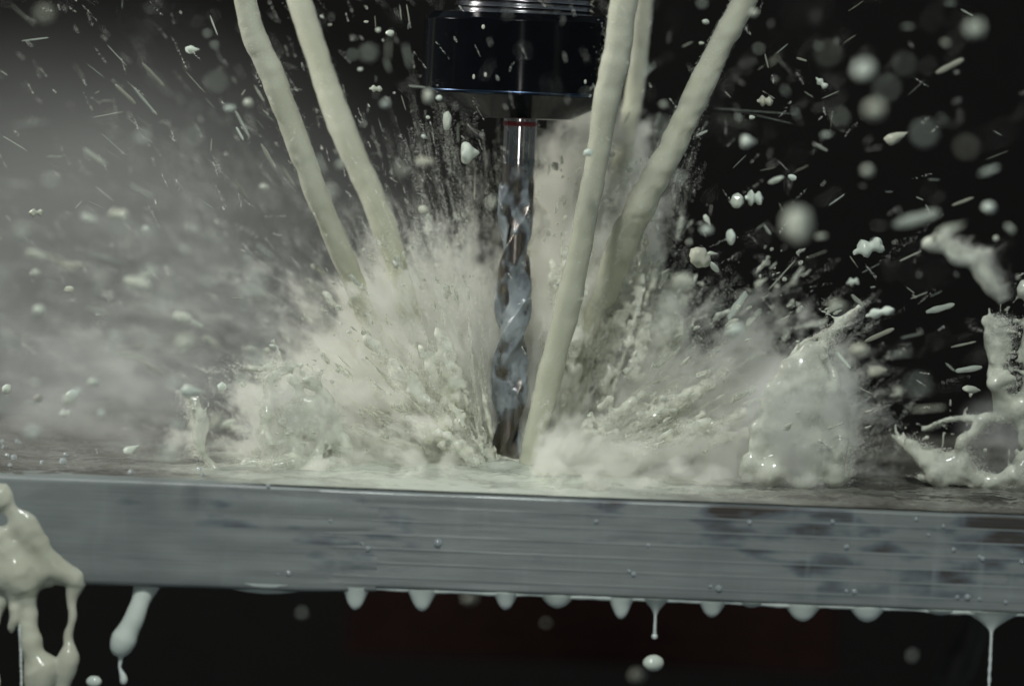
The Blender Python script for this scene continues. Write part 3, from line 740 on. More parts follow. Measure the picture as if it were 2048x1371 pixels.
for i, (px, py, r) in enumerate(bub):
    o = link('coolant_bubble', HM, label='tiny round bubble on the plate face, %s from its left end' % ordinal(i + 1), cat='bubble', group='bubbles on the plate face')
    p = W(px, py, Y0 - 0.02); o.location = Vector(p) * MM
    q = r * pxmm(Y0); o.scale = (q, q * 0.7, q)

SM = mesh('foam_bubble', *(lambda a: (a[0], a[1][:, ::-1]))(lathe([(math.sin(t) + 0.0005, math.cos(t)) for t in np.linspace(0.01, math.pi - 0.01, 14)], 18)), M_BUBBLE)
for i, (px, py, r) in enumerate(sorted([(8, 897, 6), (14, 912, 5), (28, 918, 7), (34, 884, 5), (40, 886, 4), (5, 884, 5), (20, 932, 5), (84, 926, 5), (126, 926, 8), (132, 912, 6), (262, 948, 7), (398, 940, 5), (405, 951, 4)])):
    o = link('foam_bubble', SM, label='glinting foam bubble on the plate top, %s from the left edge' % ordinal(i + 1), cat='bubble', group='foam bubbles on the plate top')
    d = _f * FPX + _r * (px - CX) + _u * (CY - py); q = r * pxmm(-60); p = CAM + d * ((1.0 - CAM[2]) / d[2]); o.location = Vector((p[0], p[1], 0.8 + q * 0.7)) * MM; o.scale = (q, q, q)

gn = np.random.default_rng(17); nut = []
for k in range(22):
    th = gn.uniform(-2.75, -0.55); nut.append((th, ZN0 + gn.uniform(8.8, 27), gn.uniform(0.25, 0.75)))
nut.sort()
for i, (th, z, r) in enumerate(nut):
    o = link('spatter_droplet', LM_DOME, label='small coolant bead stuck to the black nut, %s from its left' % ordinal(i + 1), cat='droplet', group='coolant beads on the nut')
    o.location = Vector((30.25 * math.cos(th), 30.25 * math.sin(th), z)) * MM; o.rotation_euler = (0, 0, th + math.pi / 2); o.scale = (r, r * 0.5, r * gn.uniform(1.0, 2.2))

# ------------------------------------------------------------------ droplets in the air
def lump_mesh(seed, kind):
    n1, n2 = 18, 20
    t = np.linspace(0, math.pi, n1); th = np.linspace(0, 2 * np.pi, n2, endpoint=False)
    x = -np.cos(t); r = np.sin(t)
    if kind == 'streak': r = np.sin(t) ** 0.55 * (1 + 0.10 * np.sin(t * 5 + seed))
    if kind == 'tear': r = np.sin(t) * (0.55 - 0.45 * x) * 1.15
    if kind == 'pair': r = np.sin(t) ** 0.8 * (0.72 + 0.28 * np.cos(2.2 * x * math.pi + 2.2))
    V = np.stack([np.repeat(x[:, None], n2, 1), r[:, None] * np.cos(th), r[:, None] * np.sin(th)], -1).reshape(-1, 3)
    amp = {'streak': 0.10, 'tear': 0.22, 'pair': 0.20, 'ball': 0.16, 'rag': 0.30, 'bead': 0.03}[kind]
    V = V * (1 + amp * fbm(V * 1.5 + seed * 3.1, seed, 2))[:, None]
    f = grid_faces(n1, n2, True)
    return mesh('droplet', V, f[:, ::-1], M_STREAK if kind == 'streak' else M_DROP)
LM = {k: [lump_mesh(s + 7, k) for s in range(5)] for k in ('streak', 'tear', 'pair', 'ball', 'rag', 'bead')}

D = []   # px, py, length, width (photo px), angle deg (up positive), depth
A_MM = FPX / 2048 * 36 / 6.2
def blur_px(y):
    d = y + 26.0
    return A_MM * 6.5 * abs(d) / (1194 + y) * 1.0
def seg_(ox, oy, s, x1, y1, x2, y2, w, c=0):
    X = ox + (x1 + x2) / 2 / s; Y = oy + (y1 + y2) / 2 / s
    L = math.hypot(x2 - x1, y2 - y1) / s + w / s * 0.5
    D.append((X, Y, L, w / s, math.degrees(math.atan2(-(y2 - y1), x2 - x1)), c))
def blob_(ox, oy, s, x, y, a, b=None, ang=0, c=0):
    b = b or a
    D.append((ox + x / s, oy + y / s, a / s, b / s, -ang, c))
S = 2.917
for q in [(70, 30, 200, 150, 22, 1), (125, 238, 285, 222, 16), (625, 262, 740, 385, 10), (510, 375, 605, 450, 7), (840, 380, 945, 490, 32), (680, 500, 785, 600, 32), (780, 510, 910, 665, 24), (590, 588, 650, 588, 18),
          (555, 545, 578, 532, 12), (75, 735, 285, 705, 20, 1), (735, 680, 835, 765, 6), (800, 680, 888, 752, 6), (25, 800, 155, 880, 18), (275, 915, 360, 912, 22), (265, 938, 385, 1003, 10), (490, 870, 625, 965, 50, 1),
          (600, 785, 725, 900, 10), (620, 875, 705, 930, 7), (760, 1080, 880, 1145, 50, 1), (1225, 95, 1270, 205, 16), (1080, 415, 1200, 545, 8), (1200, 575, 1260, 640, 7), (1410, 555, 1430, 525, 16), (1485, 500, 1540, 590, 22),
          (1375, 650, 1455, 800, 28), (1380, 745, 1420, 815, 24), (1500, 700, 1540, 750, 8), (1530, 850, 1600, 970, 32), (1650, 980, 1715, 1080, 32), (1370, 1045, 1445, 1160, 30), (1235, 810, 1228, 880, 14), (1215, 930, 1335, 1045, 10),
          (1120, 920, 1175, 955, 8), (515, 1175, 605, 1215, 9), (555, 1090, 665, 1170, 10), (440, 1215, 475, 1175, 14), (1190, 1180, 1250, 1220, 10), (1500, 1285, 1560, 1360, 12), (1850, 900, 1900, 1010, 45, 1), (1690, 522, 1760, 522, 14),
          (715, 0, 712, 50, 10), (550, 685, 715, 652, 10), (1545, 660, 1600, 710, 9), (5, 415, 45, 440, 10)]:
    seg_(0, 0, S, *q[:5], c=q[5] if len(q) > 5 else 0)
for q in [(830, 800, 100, 90, 2), (1130, 800, 90, 90, 2), (1125, 290, 95, 62, 0), (1210, 195, 52, 48, 1), (1250, 260, 48, 44, 1), (1340, 630, 85, 60, 1), (1450, 600, 72, 66, 1), (690, 1250, 145, 95, 1), (210, 1240, 90, 52, 0),
          (120, 1340, 120, 110, 2), (850, 1330, 50, 46, 1), (260, 80, 130, 120, 2), (45, 1105, 95, 60, 2), (1265, 480, 100, 90, 2), (1990, 960, 80, 70, 1), (1930, 1120, 110, 100, 2), (1925, 145, 34, 20, 0), (1875, 95, 24, 16, 0), (1545, 1090, 80, 60, 1), (300, 1050, 110, 80, 2)]:
    blob_(0, 0, S, *q[:4], c=q[4])
for q in [(145, 95, 150, 160, 10), (290, 30, 300, 120, 12), (330, 30, 345, 110, 12), (225, 220, 220, 350, 32, 1), (320, 260, 350, 390, 40, 1), (205, 340, 230, 420, 32, 1), (150, 440, 152, 480, 12), (345, 500, 440, 510, 18), (105, 600, 105, 660, 8),
          (300, 560, 325, 640, 10), (165, 690, 190, 770, 7), (630, 720, 630, 830, 25), (480, 740, 490, 830, 8), (340, 870, 350, 930, 8), (770, 1045, 790, 1060, 10), (120, 895, 195, 895, 7), (865, 475, 862, 565, 24), (1110, 245, 1098, 355, 28), (1272, 340, 1268, 470, 22, 1),
          (1600, 720, 1630, 655, 26), (1700, 450, 1775, 375, 40, 1), (1650, 1000, 1680, 920, 40, 1), (600, 900, 680, 1200, 14, 1), (730, 980, 725, 1170, 22), (560, 850, 600, 1020, 12), (415, 1000, 410, 1110, 30, 1), (455, 1250, 465, 1350, 45)]:
    seg_(700, 0, S, *q[:5], c=q[5] if len(q) > 5 else 0)
for q in [(95, 128, 30, 18, 0), (165, 175, 40, 36, 0), (235, 195, 44, 40, 0), (110, 310, 110, 100, 2), (15, 320, 56, 50, 1), (60, 405, 42, 30, 0), (150, 518, 80, 48, 0), (455, 560, 70, 100, 1), (205, 605, 70, 60, 1), (455, 685, 24, 22, 0), (430, 795, 32, 28, 0), (75, 720, 42, 40, 1),
          (565, 705, 50, 110, 0), (450, 940, 140, 85, 1), (705, 890, 120, 150, 0), (425, 1220, 56, 52, 0), (830, 1180, 56, 100, 1), (300, 985, 100, 90, 2), (1390, 890, 54, 50, 0), (1685, 320, 50, 44, 1), (1362, 435, 44, 40, 1), (520, 570, 38, 34, 0), (1380, 535, 80, 28, 1),
          (1830, 610, 60, 56, 1), (1810, 740, 100, 90, 2), (1325, 412 + 1315 - 1315 + 1350, 0.1, 0.1, 0), (1150, 1290, 40, 90, 1)]:
    if q[2] > 1: blob_(700, 0, S, *q[:4], c=q[4])
for q in [(530, 320, 550, 390, 14), (490, 405, 525, 385, 10), (550, 380, 620, 320, 42, 1), (660, 260, 600, 310, 12), (865, 575, 965, 530, 10), (1020, 65, 1105, 5, 10), (990, 250, 1060, 205, 9), (240, 635, 740, 665, 9), (380, 650, 690, 720, 8), (230, 680, 480, 740, 16, 1),
          (1365, 555, 1465, 465, 7), (135, 790, 190, 765, 24), (345, 980, 420, 905, 7), (1870, 765, 1910, 790, 8), (1820, 930, 1950, 880, 8)]:
    seg_(1348, 0, S, *q[:5], c=q[5] if len(q) > 5 else 0)
for q in [(165, 20, 60, 54, 0, 1), (465, 75, 70, 64, 0, 1), (185, 128, 44, 36, 0, 0), (80, 258, 75, 20, -25, 0), (165, 252, 44, 26, 0, 0), (495, 285, 56, 50, 0, 1), (745, 347, 60, 20, 20, 0), (845, 268, 60, 30, 20, 1), (860, 485, 95, 50, 45, 0), (650, 530, 75, 42, 55, 1),
          (785, 550, 65, 10, 33, 0), (530, 590, 100, 76, 0, 0), (1110, 405, 160, 150, 0, 2), (1170, 640, 160, 150, 0, 2), (1460, 780, 110, 130, 0, 2), (1610, 385, 185, 56, -28, 0), (1755, 165, 150, 150, 0, 2), (1610, 20, 85, 34, 5, 1), (1710, 75, 85, 20, 28, 0), (1365, 155, 95, 38, 0, 1),
          (1585, 250, 70, 60, 20, 1), (1240, 515, 95, 80, 0, 2), (710, 660, 80, 40, 70, 1), (375, 685, 60, 36, 60, 1), (460, 685, 42, 32, 0, 0), (440, 825, 115, 105, 0, 1), (895, 785, 95, 50, -5, 1), (860, 860, 90, 36, 30, 0), (970, 680, 90, 60, 50, 2), (985, 762, 50, 9, 8, 0),
          (1300, 800, 150, 95, -25, 0), (1130, 995, 95, 90, 0, 1), (595, 1050, 95, 42, -25, 0), (690, 1035, 55, 34, 25, 0), (745, 982, 90, 17, -25, 0), (550, 985, 100, 9, -12, 0), (370, 1170, 75, 90, 0, 0), (465, 1155, 115, 105, 0, 0), (195, 1285, 80, 44, 60, 0), (190, 1340, 90, 70, 0, 1),
          (720, 1310, 180, 260, 0, 2), (625, 1210, 65, 10, 68, 0), (950, 1165, 115, 14, -35, 0), (1255, 1118, 50, 10, 0, 0), (1435, 1158, 50, 13, 25, 0), (1515, 1048, 85, 20, 0, 0), (1840, 995, 150, 65, -20, 1), (1685, 1175, 140, 32, -20, 0), (1840, 1210, 100, 90, 0, 1), (1420, 1275, 290, 120, -16, 1),
          (1630, 1330, 210, 95, -22, 1), (1960, 1330, 90, 60, 40, 1), (1705, 860, 100, 90, 30, 2), (1570, 700, 95, 32, 45, 1), (545, 1340, 75, 30, 55, 0), (505, 1320, 75, 18, -35, 0), (35, 1040, 40, 90, 0, 1), (900, 310, 90, 80, 0, 2), (1350, 380, 110, 70, 60, 2)]:
    blob_(1348, 0, S, *q)
for q in [(330, 70, 45, 95, -5, 0), (150, 190, 130, 115, 20, 0), (230, 165, 70, 30, 5, 0), (235, 245, 75, 36, 45, 0), (60, 335, 140, 130, 0, 1), (510, 330, 105, 56, -32, 0), (442, 382, 50, 32, 20, 0), (240, 465, 110, 100, 0, 2), (370, 470, 190, 70, -55, 0), (360, 610, 130, 100, -10, 1), (860, 65, 95, 50, -10, 1),
          (1140, 130, 200, 120, -18, 0), (830, 172, 140, 18, -20, 0), (1050, 215, 85, 12, 55, 0), (350, 330, 110, 12, -50, 0), (630, 290, 240, 14, -48, 0), (1380, 180, 140, 20, -25, 0), (1045, 330, 85, 60, -10, 0), (1070, 440, 100, 36, 45, 0), (960, 470, 140, 110, 0, 1), (1200, 510, 165, 75, -15, 0), (1555, 485, 170, 55, -15, 0),
          (1380, 380, 60, 12, 38, 0), (1430, 410, 120, 18, -20, 0), (1200, 640, 180, 42, -25, 0), (1080, 730, 130, 100, 0, 1), (1200, 850, 145, 95, -8, 0), (920, 840, 110, 40, 0, 0), (1160, 1070, 140, 40, 0, 1), (1320, 750, 150, 50, -8, 1), (1690, 695, 155, 22, -12, 0), (1380, 645, 130, 24, -12, 0), (1420, 930, 140, 100, 0, 2),
          (1310, 970, 70, 80, 0, 1), (1612, 828, 75, 20, 42, 0), (1125, 970, 75, 12, 25, 0), (1720, 840, 160, 50, -8, 0), (1750, 960, 125, 56, 5, 0), (1480, 1070, 210, 55, -6, 1), (990, 790, 140, 40, 55, 0), (620, 510, 90, 50, 40, 1), (575, 655, 75, 18, 5, 0), (95, 590, 130, 45, -55, 0), (660, 370, 60, 60, 0, 2), (1530, 400, 90, 9, -25, 0), (1150, 250, 120, 10, -28, 0)]:
    blob_(1348, 450, S, *q)
for q in [(130, 50, 120, 100, 0, 2), (700, 0, 100, 80, 0, 2), (850, 20, 50, 50, 0, 1), (420, 230, 170, 70, 5, 1), (620, 195, 260, 26, 14, 1), (1075, 140, 100, 50, 28, 1), (925, 190, 65, 14, 12, 0), (1350, 285, 65, 14, 15, 0), (1440, 200, 85, 36, -70, 1), (1510, 320, 65, 16, 28, 0), (1545, 150, 140, 40, 38, 1), (870, 270, 150, 110, -40, 2),
          (405, 375, 60, 44, 0, 0), (580, 320, 90, 70, 0, 2), (560, 390, 110, 38, 8, 1), (560, 500, 150, 48, 15, 1), (960, 430, 120, 100, 0, 2), (900, 490, 100, 90, 0, 2), (1145, 575, 100, 50, 25, 1), (1540, 440, 120, 100, 0, 2), (1840, 380, 140, 130, 0, 2), (430, 630, 130, 28, 12, 1), (680, 640, 120, 60, 10, 1), (880, 670, 90, 80, 0, 2),
          (1090, 690, 150, 120, 0, 2), (590, 1100, 55, 80, 0, 1), (1250, 797, 65, 26, 0, 1), (1010, 920, 130, 80, -30, 2), (1265, 1150, 80, 120, 10, 1), (1592, 705, 46, 22, 10, 0), (1740, 1110, 130, 110, 0, 2), (190, 1210, 120, 110, 0, 2), (990, 1330, 160, 130, 0, 2), (1430, 470, 60, 60, 0, 2), (1380, 425, 60, 10, 0, 0), (1245, 425, 65, 10, 0, 0), (30, 1050, 90, 80, 0, 2), (1000, 235, 70, 10, 5, 0), (290, 110, 90, 9, 25, 0)]:
    blob_(0, 450, S, *q)
for q in [(170, 800, 120, 120, 0, 3), (540, 780, 150, 140, 0, 3), (460, 990, 100, 100, 0, 3)]:
    blob_(0, 450, S, *q)
# loose drops under the plate
D += [(1307, 1325, 44, 37, 0, 0), (1275, 1350, 40, 36, 0, 2), (1825, 1310, 30, 26, 60, 2), (605, 1225, 26, 22, 0, 2), (940, 1195, 40, 34, 0, 2), (1092, 1245, 20, 18, 0, 2), (188, 1362, 34, 28, 0, 0)]

gm = np.random.default_rng(123)
for _ in range(34):
    D.append((gm.uniform(0, 560), gm.uniform(430, 880), gm.uniform(24, 75), gm.uniform(14, 34), gm.uniform(-35, 20), int(gm.choice([1, 2]))))
for _ in range(16):
    D.append((gm.uniform(0, 470), gm.uniform(760, 930), gm.uniform(16, 44), gm.uniform(12, 26), gm.uniform(-30, 30), int(gm.choice([0, 1]))))
zones = {}
g = np.random.default_rng(99)
jetsL = lambda y: 490 + (y / 640) * 245
jetsB = lambda y: 598 + (y / 640) * 224
def zone(px, py):
    if py > 1170: return 'falling below the plate'
    if px < 240 and py < 450: return 'in the grey mist at the top left corner'
    if px < jetsL(py) - 10 and py < 450: return 'in the mist left of the two left jets'
    if px < 300: return 'low in the mist by the left edge'
    if px < jetsL(min(py, 640)): return 'low in the mist left of the dense splash'
    if px < jetsB(min(py, 640)) + 20: return 'about the two left jets'
    if px < 870 and py < 300: return 'between the left jets and the black nut'
    if px < 1010: return 'over the dense splash left of the cutter'
    if px < 1260: return 'around the black nut and the jet before it'
    if px < 1440 and py < 400: return 'close beside the slanting right jet'
    if px < 1700 and py < 330: return 'in the dark right of the slanting jet'
    if py < 330: return 'in the dark at the top right corner'
    if px < 1560 and py < 560: return 'in the dark above the low fan'
    if px < 1760 and py < 700: return 'in the dark above the upright sheet'
    if px < 1760: return 'before the upright sheet of coolant'
    if py < 560: return 'beside the curved ribbon of coolant'
    return 'in the dark between sheet and ring'
recs = []
for (px, py, L, w, ang, c) in D:
    if c == 0: y = g.uniform(-70, 40)
    elif c == 1: y = g.choice([g.uniform(90, 200), g.uniform(-210, -130)])
    elif c == 2: y = g.choice([g.uniform(260, 420), g.uniform(-380, -250)], p=[0.5, 0.5])
    else: y = g.uniform(-560, -500)
    if py > 1170 and c == 0: y = -72
    if py > 1170 and c == 2: y = 250
    if px < 600 and c == 1: y = g.uniform(-190, -100)
    if px < 600 and c == 2: y = g.uniform(-330, -200)
    b = blur_px(y)
    L2 = max(L - b * 0.5, 0.52 * L); w2 = max(w - b * 0.5, 0.45 * w) * (0.7 if L / max(w, .1) > 2.4 else 1.0)
    asp = L / max(w, 0.1)
    recs.append((px, py, L2, w2, ang, y, asp))
recs.sort(key=lambda r: (zone(r[0], r[1]), r[1]))
cnt = {}; tot = {}
for r in recs:
    z = zone(r[0], r[1]); tot[z] = tot.get(z, 0) + 1
for (px, py, L, w, ang, y, asp) in recs:
    if asp > 2.4 or asp < 0.42: kind = 'streak'
    elif L > 26 and g.random() < 0.6: kind = g.choice(['rag', 'pair', 'tear'])
    elif asp > 1.3: kind = g.choice(['tear', 'pair', 'ball'])
    else: kind = 'ball'
    if py > 1170: kind = 'bead'
    me = LM[str(kind)][g.integers(5)]
    z = zone(px, py); cnt[z] = cnt.get(z, 0) + 1
    word = {'streak': 'streak-like droplet', 'ball': 'roundish droplet', 'bead': 'smooth round droplet', 'tear': 'tapering droplet', 'pair': 'waisted droplet', 'rag': 'ragged blob'}[str(kind)]
    if abs(blur_px(y)) > 20: word = 'blurred ' + word.replace('stretched ', '')
    o = link('coolant_droplet', me, label='%s %s, %s from top' % (word, z, ordinal(cnt[z])), cat='droplet', group='coolant droplets flying off the cutter')
    p = W(px, py, y); s = pxmm(y) * 0.5
    a = math.radians(ang); tilt = g.normal(0, 0.35)
    xd = (_r * math.cos(a) + _u * math.sin(a)) * math.cos(tilt) + _f * math.sin(tilt)
    yd = np.cross(_f, xd); yd /= np.linalg.norm(yd); zd = np.cross(xd, yd)
    ws = w * s; ls = L * s / max(0.7, math.cos(tilt))
    o.matrix_world = Matrix(((xd[0] * ls, yd[0] * ws, zd[0] * ws, p[0] * MM), (xd[1] * ls, yd[1] * ws, zd[1] * ws, p[1] * MM), (xd[2] * ls, yd[2] * ws, zd[2] * ws, p[2] * MM), (0, 0, 0, 1)))

# ------------------------------------------------------------------ fine spray: too many to count
def WV(px, py, y):
    d = _f[None] * FPX + _r[None] * (px - CX)[:, None] + _u[None] * (CY - py)[:, None]
    return CAM + d * ((y - CAM[1]) / d[:, 1])[:, None]

def points_object(name, P, rad, m, label, cat):
    """a cloud of tiny round droplets: vertices turned into points by a node group"""
    me = bpy.data.meshes.new(name); me.vertices.add(len(P)); me.vertices.foreach_set('co', (P * MM).astype(np.float32).ravel())
    at = me.attributes.new('drop_radius', 'FLOAT', 'POINT'); at.data.foreach_set('value', (rad * MM).astype(np.float32))
    o = link(name, me, kind='stuff', label=label, cat=cat)
    ng = bpy.data.node_groups.new(name + '_points', 'GeometryNodeTree')
    ng.interface.new_socket('Geometry', in_out='INPUT', socket_type='NodeSocketGeometry'); ng.interface.new_socket('Geometry', in_out='OUTPUT', socket_type='NodeSocketGeometry')
    a = ng.nodes.new('NodeGroupInput'); b = ng.nodes.new('NodeGroupOutput'); mp = ng.nodes.new('GeometryNodeMeshToPoints')
    na = ng.nodes.new('GeometryNodeInputNamedAttribute'); na.data_type = 'FLOAT'; na.inputs[0].default_value = 'drop_radius'
    sm = ng.nodes.new('GeometryNodeSetMaterial'); sm.inputs['Material'].default_value = m
    ng.links.new(a.outputs[0], mp.inputs[0]); ng.links.new(na.outputs[0], mp.inputs['Radius']); ng.links.new(mp.outputs[0], sm.inputs[0]); ng.links.new(sm.outputs[0], b.inputs[0])
    md = o.modifiers.new('points', 'NODES'); md.node_group = ng
    return o

def streaks(n, k, base, bsd, ang, r0, ln, sig, y0, ys, dy, clump=0.6, rpow=1.0, seed=0, asd=0.0):
    """n streaks of k droplets each; picture-plane fan with real depth"""
    g = np.random.default_rng(seed)
    a = np.radians(g.uniform(*ang, n)); rr = r0[0] + (r0[1] - r0[0]) * g.random(n) ** rpow
    if clump:
        q = np.stack([a * 9, rr / 90, np.zeros(n)], -1); keep = fbm(q, seed + 5, 3) * clump + g.uniform(-0.45, 0.55, n) > 0
        a, rr = a[keep], rr[keep]
    n = len(a)
    bx = base[0] + g.normal(0, bsd[0], n); by = base[1] + g.normal(0, bsd[1], n)
    a2 = a + g.normal(0, asd, n)
    L = g.uniform(*ln, n) * (0.5 + 0.5 * rr / max(r0[1], 1)); sg = sig[0] + (sig[1] - sig[0]) * g.random(n) ** 2
    yy = y0 + g.normal(0, ys, n); sl = g.normal(0, dy, n)
    t = g.random((n, k)) ; env = np.sqrt(np.clip(np.sin(t * np.pi), 0, 1)) * 0.8 + 0.2
    r = rr[:, None] + L[:, None] * (t - 0.5)
    off = g.normal(size=(n, k)) * sg[:, None] * env; od = g.normal(size=(n, k)) * sg[:, None] * env
    px = bx[:, None] + np.cos(a)[:, None] * rr[:, None] + np.cos(a2)[:, None] * (r - rr[:, None]) - np.sin(a2)[:, None] * off
    py = by[:, None] - np.sin(a)[:, None] * rr[:, None] - np.sin(a2)[:, None] * (r - rr[:, None]) - np.cos(a2)[:, None] * off
    y = yy[:, None] + sl[:, None] * r / 300 + od * 0.16
    return px.ravel(), py.ravel(), y.ravel()

SP = [
    streaks(3200, 120, (985, 930), (16, 8), (97, 172), (15, 400), (40, 130), (2.0, 6.5), 22, 14, 16, 0.7, 0.8, 1),
    streaks(1500, 120, (830, 945), (70, 5), (60, 150), (5, 150), (30, 90), (2.5, 7.0), 14, 16, 14, 0.6, 1.0, 2),
    streaks(1500, 80, (990, 930), (18, 10), (91, 150), (280, 540), (50, 160), (1.6, 5.0), 18, 16, 20, 0.9, 1.3, 3),
    streaks(260, 80, (990, 930), (30, 10), (93, 108), (400, 690), (50, 160), (1.4, 4.0), 18, 18, 20, 0.8, 1.0, 4),
    streaks(2000, 110, (1165, 940), (44, 6), (76, 100), (10, 600), (40, 130), (2.5, 7.0), 34, 10, 8, 0.5, 0.9, 5),
    streaks(700, 80, (1150, 940), (50, 8), (74, 100), (460, 690), (40, 120), (2.0, 6.0), 40, 14, 8, 0.8, 1.0, 6),
    streaks(1700, 90, (1120, 940), (50, 6), (6, 62), (60, 440), (60, 200), (2.5, 7.5), 16, 20, 16, 0.9, 0.8, 7),
    streaks(900, 90, (1600, 850), (60, 70), (20, 60), (0, 60), (30, 120), (2.0, 5.5), 20, 8, 8, 0.0, 1.0, 8),
    streaks(120, 60, (1180, 930), (60, 10), (12, 40), (420, 860), (60, 200), (1.5, 5.0), 10, 40, 30, 0.8, 1.0, 9),
    streaks(500, 90, (580, 850), (60, 50), (60, 160), (0, 60), (30, 90), (2.5, 6.0), -8, 12, 6, 0.0, 1.0, 10),
]
px, py, y = [np.concatenate([q[k] for q in SP]) for k in range(3)]
tool_x = 1052 - (py - 250) * 0.055
hide = (np.abs(px - tool_x) < 44) & (y < 9)           # the cutter flings the spray clear of its own front
P = WV(px, py, y)
ok = (~hide) & (P[:, 2] > 0.4) & (P[:, 1] > Y0 + 4)
P = P[ok]
# droplets shed along the ragged rims of the larger splashes
gf = np.random.default_rng(12); fz = np.vstack([q for q in FUZZ if len(q)])
reps = np.maximum(1, (fz[:, 3] * 260)).astype(int); c = np.repeat(fz, reps, axis=0)
dd = gf.normal(size=(len(c), 3)); dd /= np.linalg.norm(dd, axis=1)[:, None]
out_ = c[:, :3] - np.array([0, 10, -6.0]); out_ /= np.linalg.norm(out_, axis=1)[:, None]
c = c[:, :3] + dd * (c[:, 3] * (0.85 + 0.35 * np.abs(gf.normal(size=len(c)))))[:, None] + out_ * np.abs(gf.normal(0, 2.2, len(c)))[:, None]
P = np.vstack([P, c[c[:, 2] > 0.4]])
# and torn off the skins of the jets
jz = np.vstack([q[:-25] for q in JETS]); jc = np.repeat(jz, 60, axis=0); jc[:, :3] += np.repeat(np.vstack([np.gradient(q[:, :3], axis=0)[:-25] for q in JETS]), 60, axis=0) * gf.uniform(-0.5, 0.5, (len(jc), 1))
dd = gf.normal(size=(len(jc), 3)); dd /= np.linalg.norm(dd, axis=1)[:, None]
tear = 0.03 + 0.5 * np.clip(fbm(jc[:, :3] * 0.25, 63, 2), 0, 1) ** 2
P = np.vstack([P, jc[:, :3] + dd * (jc[:, 3] * (1.03 + tear * np.abs(gf.normal(size=len(jc)))))[:, None]])
rad = 0.035 + 0.08 * np.random.default_rng(5).random(len(P)) ** 3
points_object('coolant_spray', P, rad, M_SPRAY, 'fine streaks of milky spray radiating from the cutter', 'spray')
# thicker beads and ligaments tumbling inside the spray
BD = [streaks(1500, 1, (985, 935), (20, 8), (95, 172), (60, 520), (1, 2), (1, 2), 16, 16, 20, 0.7, 0.8, 31),
      streaks(900, 1, (1165, 940), (50, 6), (70, 100), (40, 640), (1, 2), (1, 2), 26, 10, 8, 0.5, 0.9, 32),
      streaks(800, 1, (1130, 940), (50, 6), (6, 65), (60, 620), (1, 2), (1, 2), 8, 24, 16, 0.7, 0.8, 33)]
px, py, y = [np.concatenate([q[k] for q in BD]) for k in range(3)]
ok = ~((np.abs(px - (1052 - (py - 250) * 0.055)) < 50) & (y < 12))
px, py, y = px[ok], py[ok], y[ok]; n = len(px); P = WV(px, py, y); gb = np.random.default_rng(41)
src = np.array([0, 12, -4.0]); dv = P - src; dv /= np.linalg.norm(dv, axis=1)[:, None]; dv += gb.normal(size=(n, 3)) * 0.18; dv /= np.linalg.norm(dv, axis=1)[:, None]
A = np.cross(dv, gb.normal(size=(n, 3))); A /= np.linalg.norm(A, axis=1)[:, None]; B = np.cross(dv, A)
wd = 0.18 + 0.9 * gb.random(n) ** 4; ln_ = wd * (1.1 + 5.0 * gb.random(n) ** 2.5)
n1, n2 = 7, 7; t = np.linspace(0.05, math.pi - 0.05, n1); th = np.linspace(0, 2 * np.pi, n2, endpoint=False)
U = np.stack([np.repeat(-np.cos(t)[:, None], n2, 1), np.sin(t)[:, None] * np.cos(th), np.sin(t)[:, None] * np.sin(th)], -1).reshape(-1, 3)
V = P[:, None] + U[None, :, :1] * (dv * ln_[:, None])[:, None] + U[None, :, 1:2] * (A * wd[:, None])[:, None] + U[None, :, 2:] * (B * wd[:, None])[:, None]
V = V + (wd[:, None, None] * 0.8) * np.stack([vnoise(V * 0.9 + q * 5.3, 50 + q) for q in range(3)], -1)
f = grid_faces(n1, n2, True)[:, ::-1]; F = (f[None] + (np.arange(n) * n1 * n2)[:, None, None]).reshape(-1, 4)
V = V.reshape(-1, 3); V[:, 2] = np.maximum(V[:, 2], 0.3)
link('splash_beads', mesh('splash_beads', V, F, M_BEADS), kind='stuff', label='thicker beads and threads of coolant within the spray', cat='spray')
# scattered specks all over the air
SC = [streaks(1500, 22, (1000, 900), (60, 60), (0, 180), (250, 1300), (8, 60), (0.7, 2.2), 10, 70, 60, 0.4, 1.0, 21, asd=0.35),
      streaks(600, 24, (700, 300), (500, 300), (100, 150), (0, 60), (8, 60), (0.6, 2.0), 0, 90, 10, 0.0, 1.0, 22)]
SC.append(streaks(420, 90, (270, 680), (190, 120), (150, 185), (0, 40), (40, 150), (3.0, 9.0), -230, 60, 10, 0.0, 1.0, 23, asd=0.2))
SC.append(streaks(190, 60, (500, 560), (110, 150), (115, 150), (0, 60), (40, 140), (2.5, 6.0), -190, 50, 10, 0.0, 1.0, 24, asd=0.15))
px, py, y = [np.concatenate([q[k] for q in SC]) for k in range(3)]
P = WV(px, py, y); P = P[P[:, 2] > 1]
points_object('coolant_specks', P, 0.05 + 0.08 * np.random.default_rng(6).random(len(P)) ** 3, M_SPRAY, 'tiny specks of coolant scattered through the dark air', 'spray')

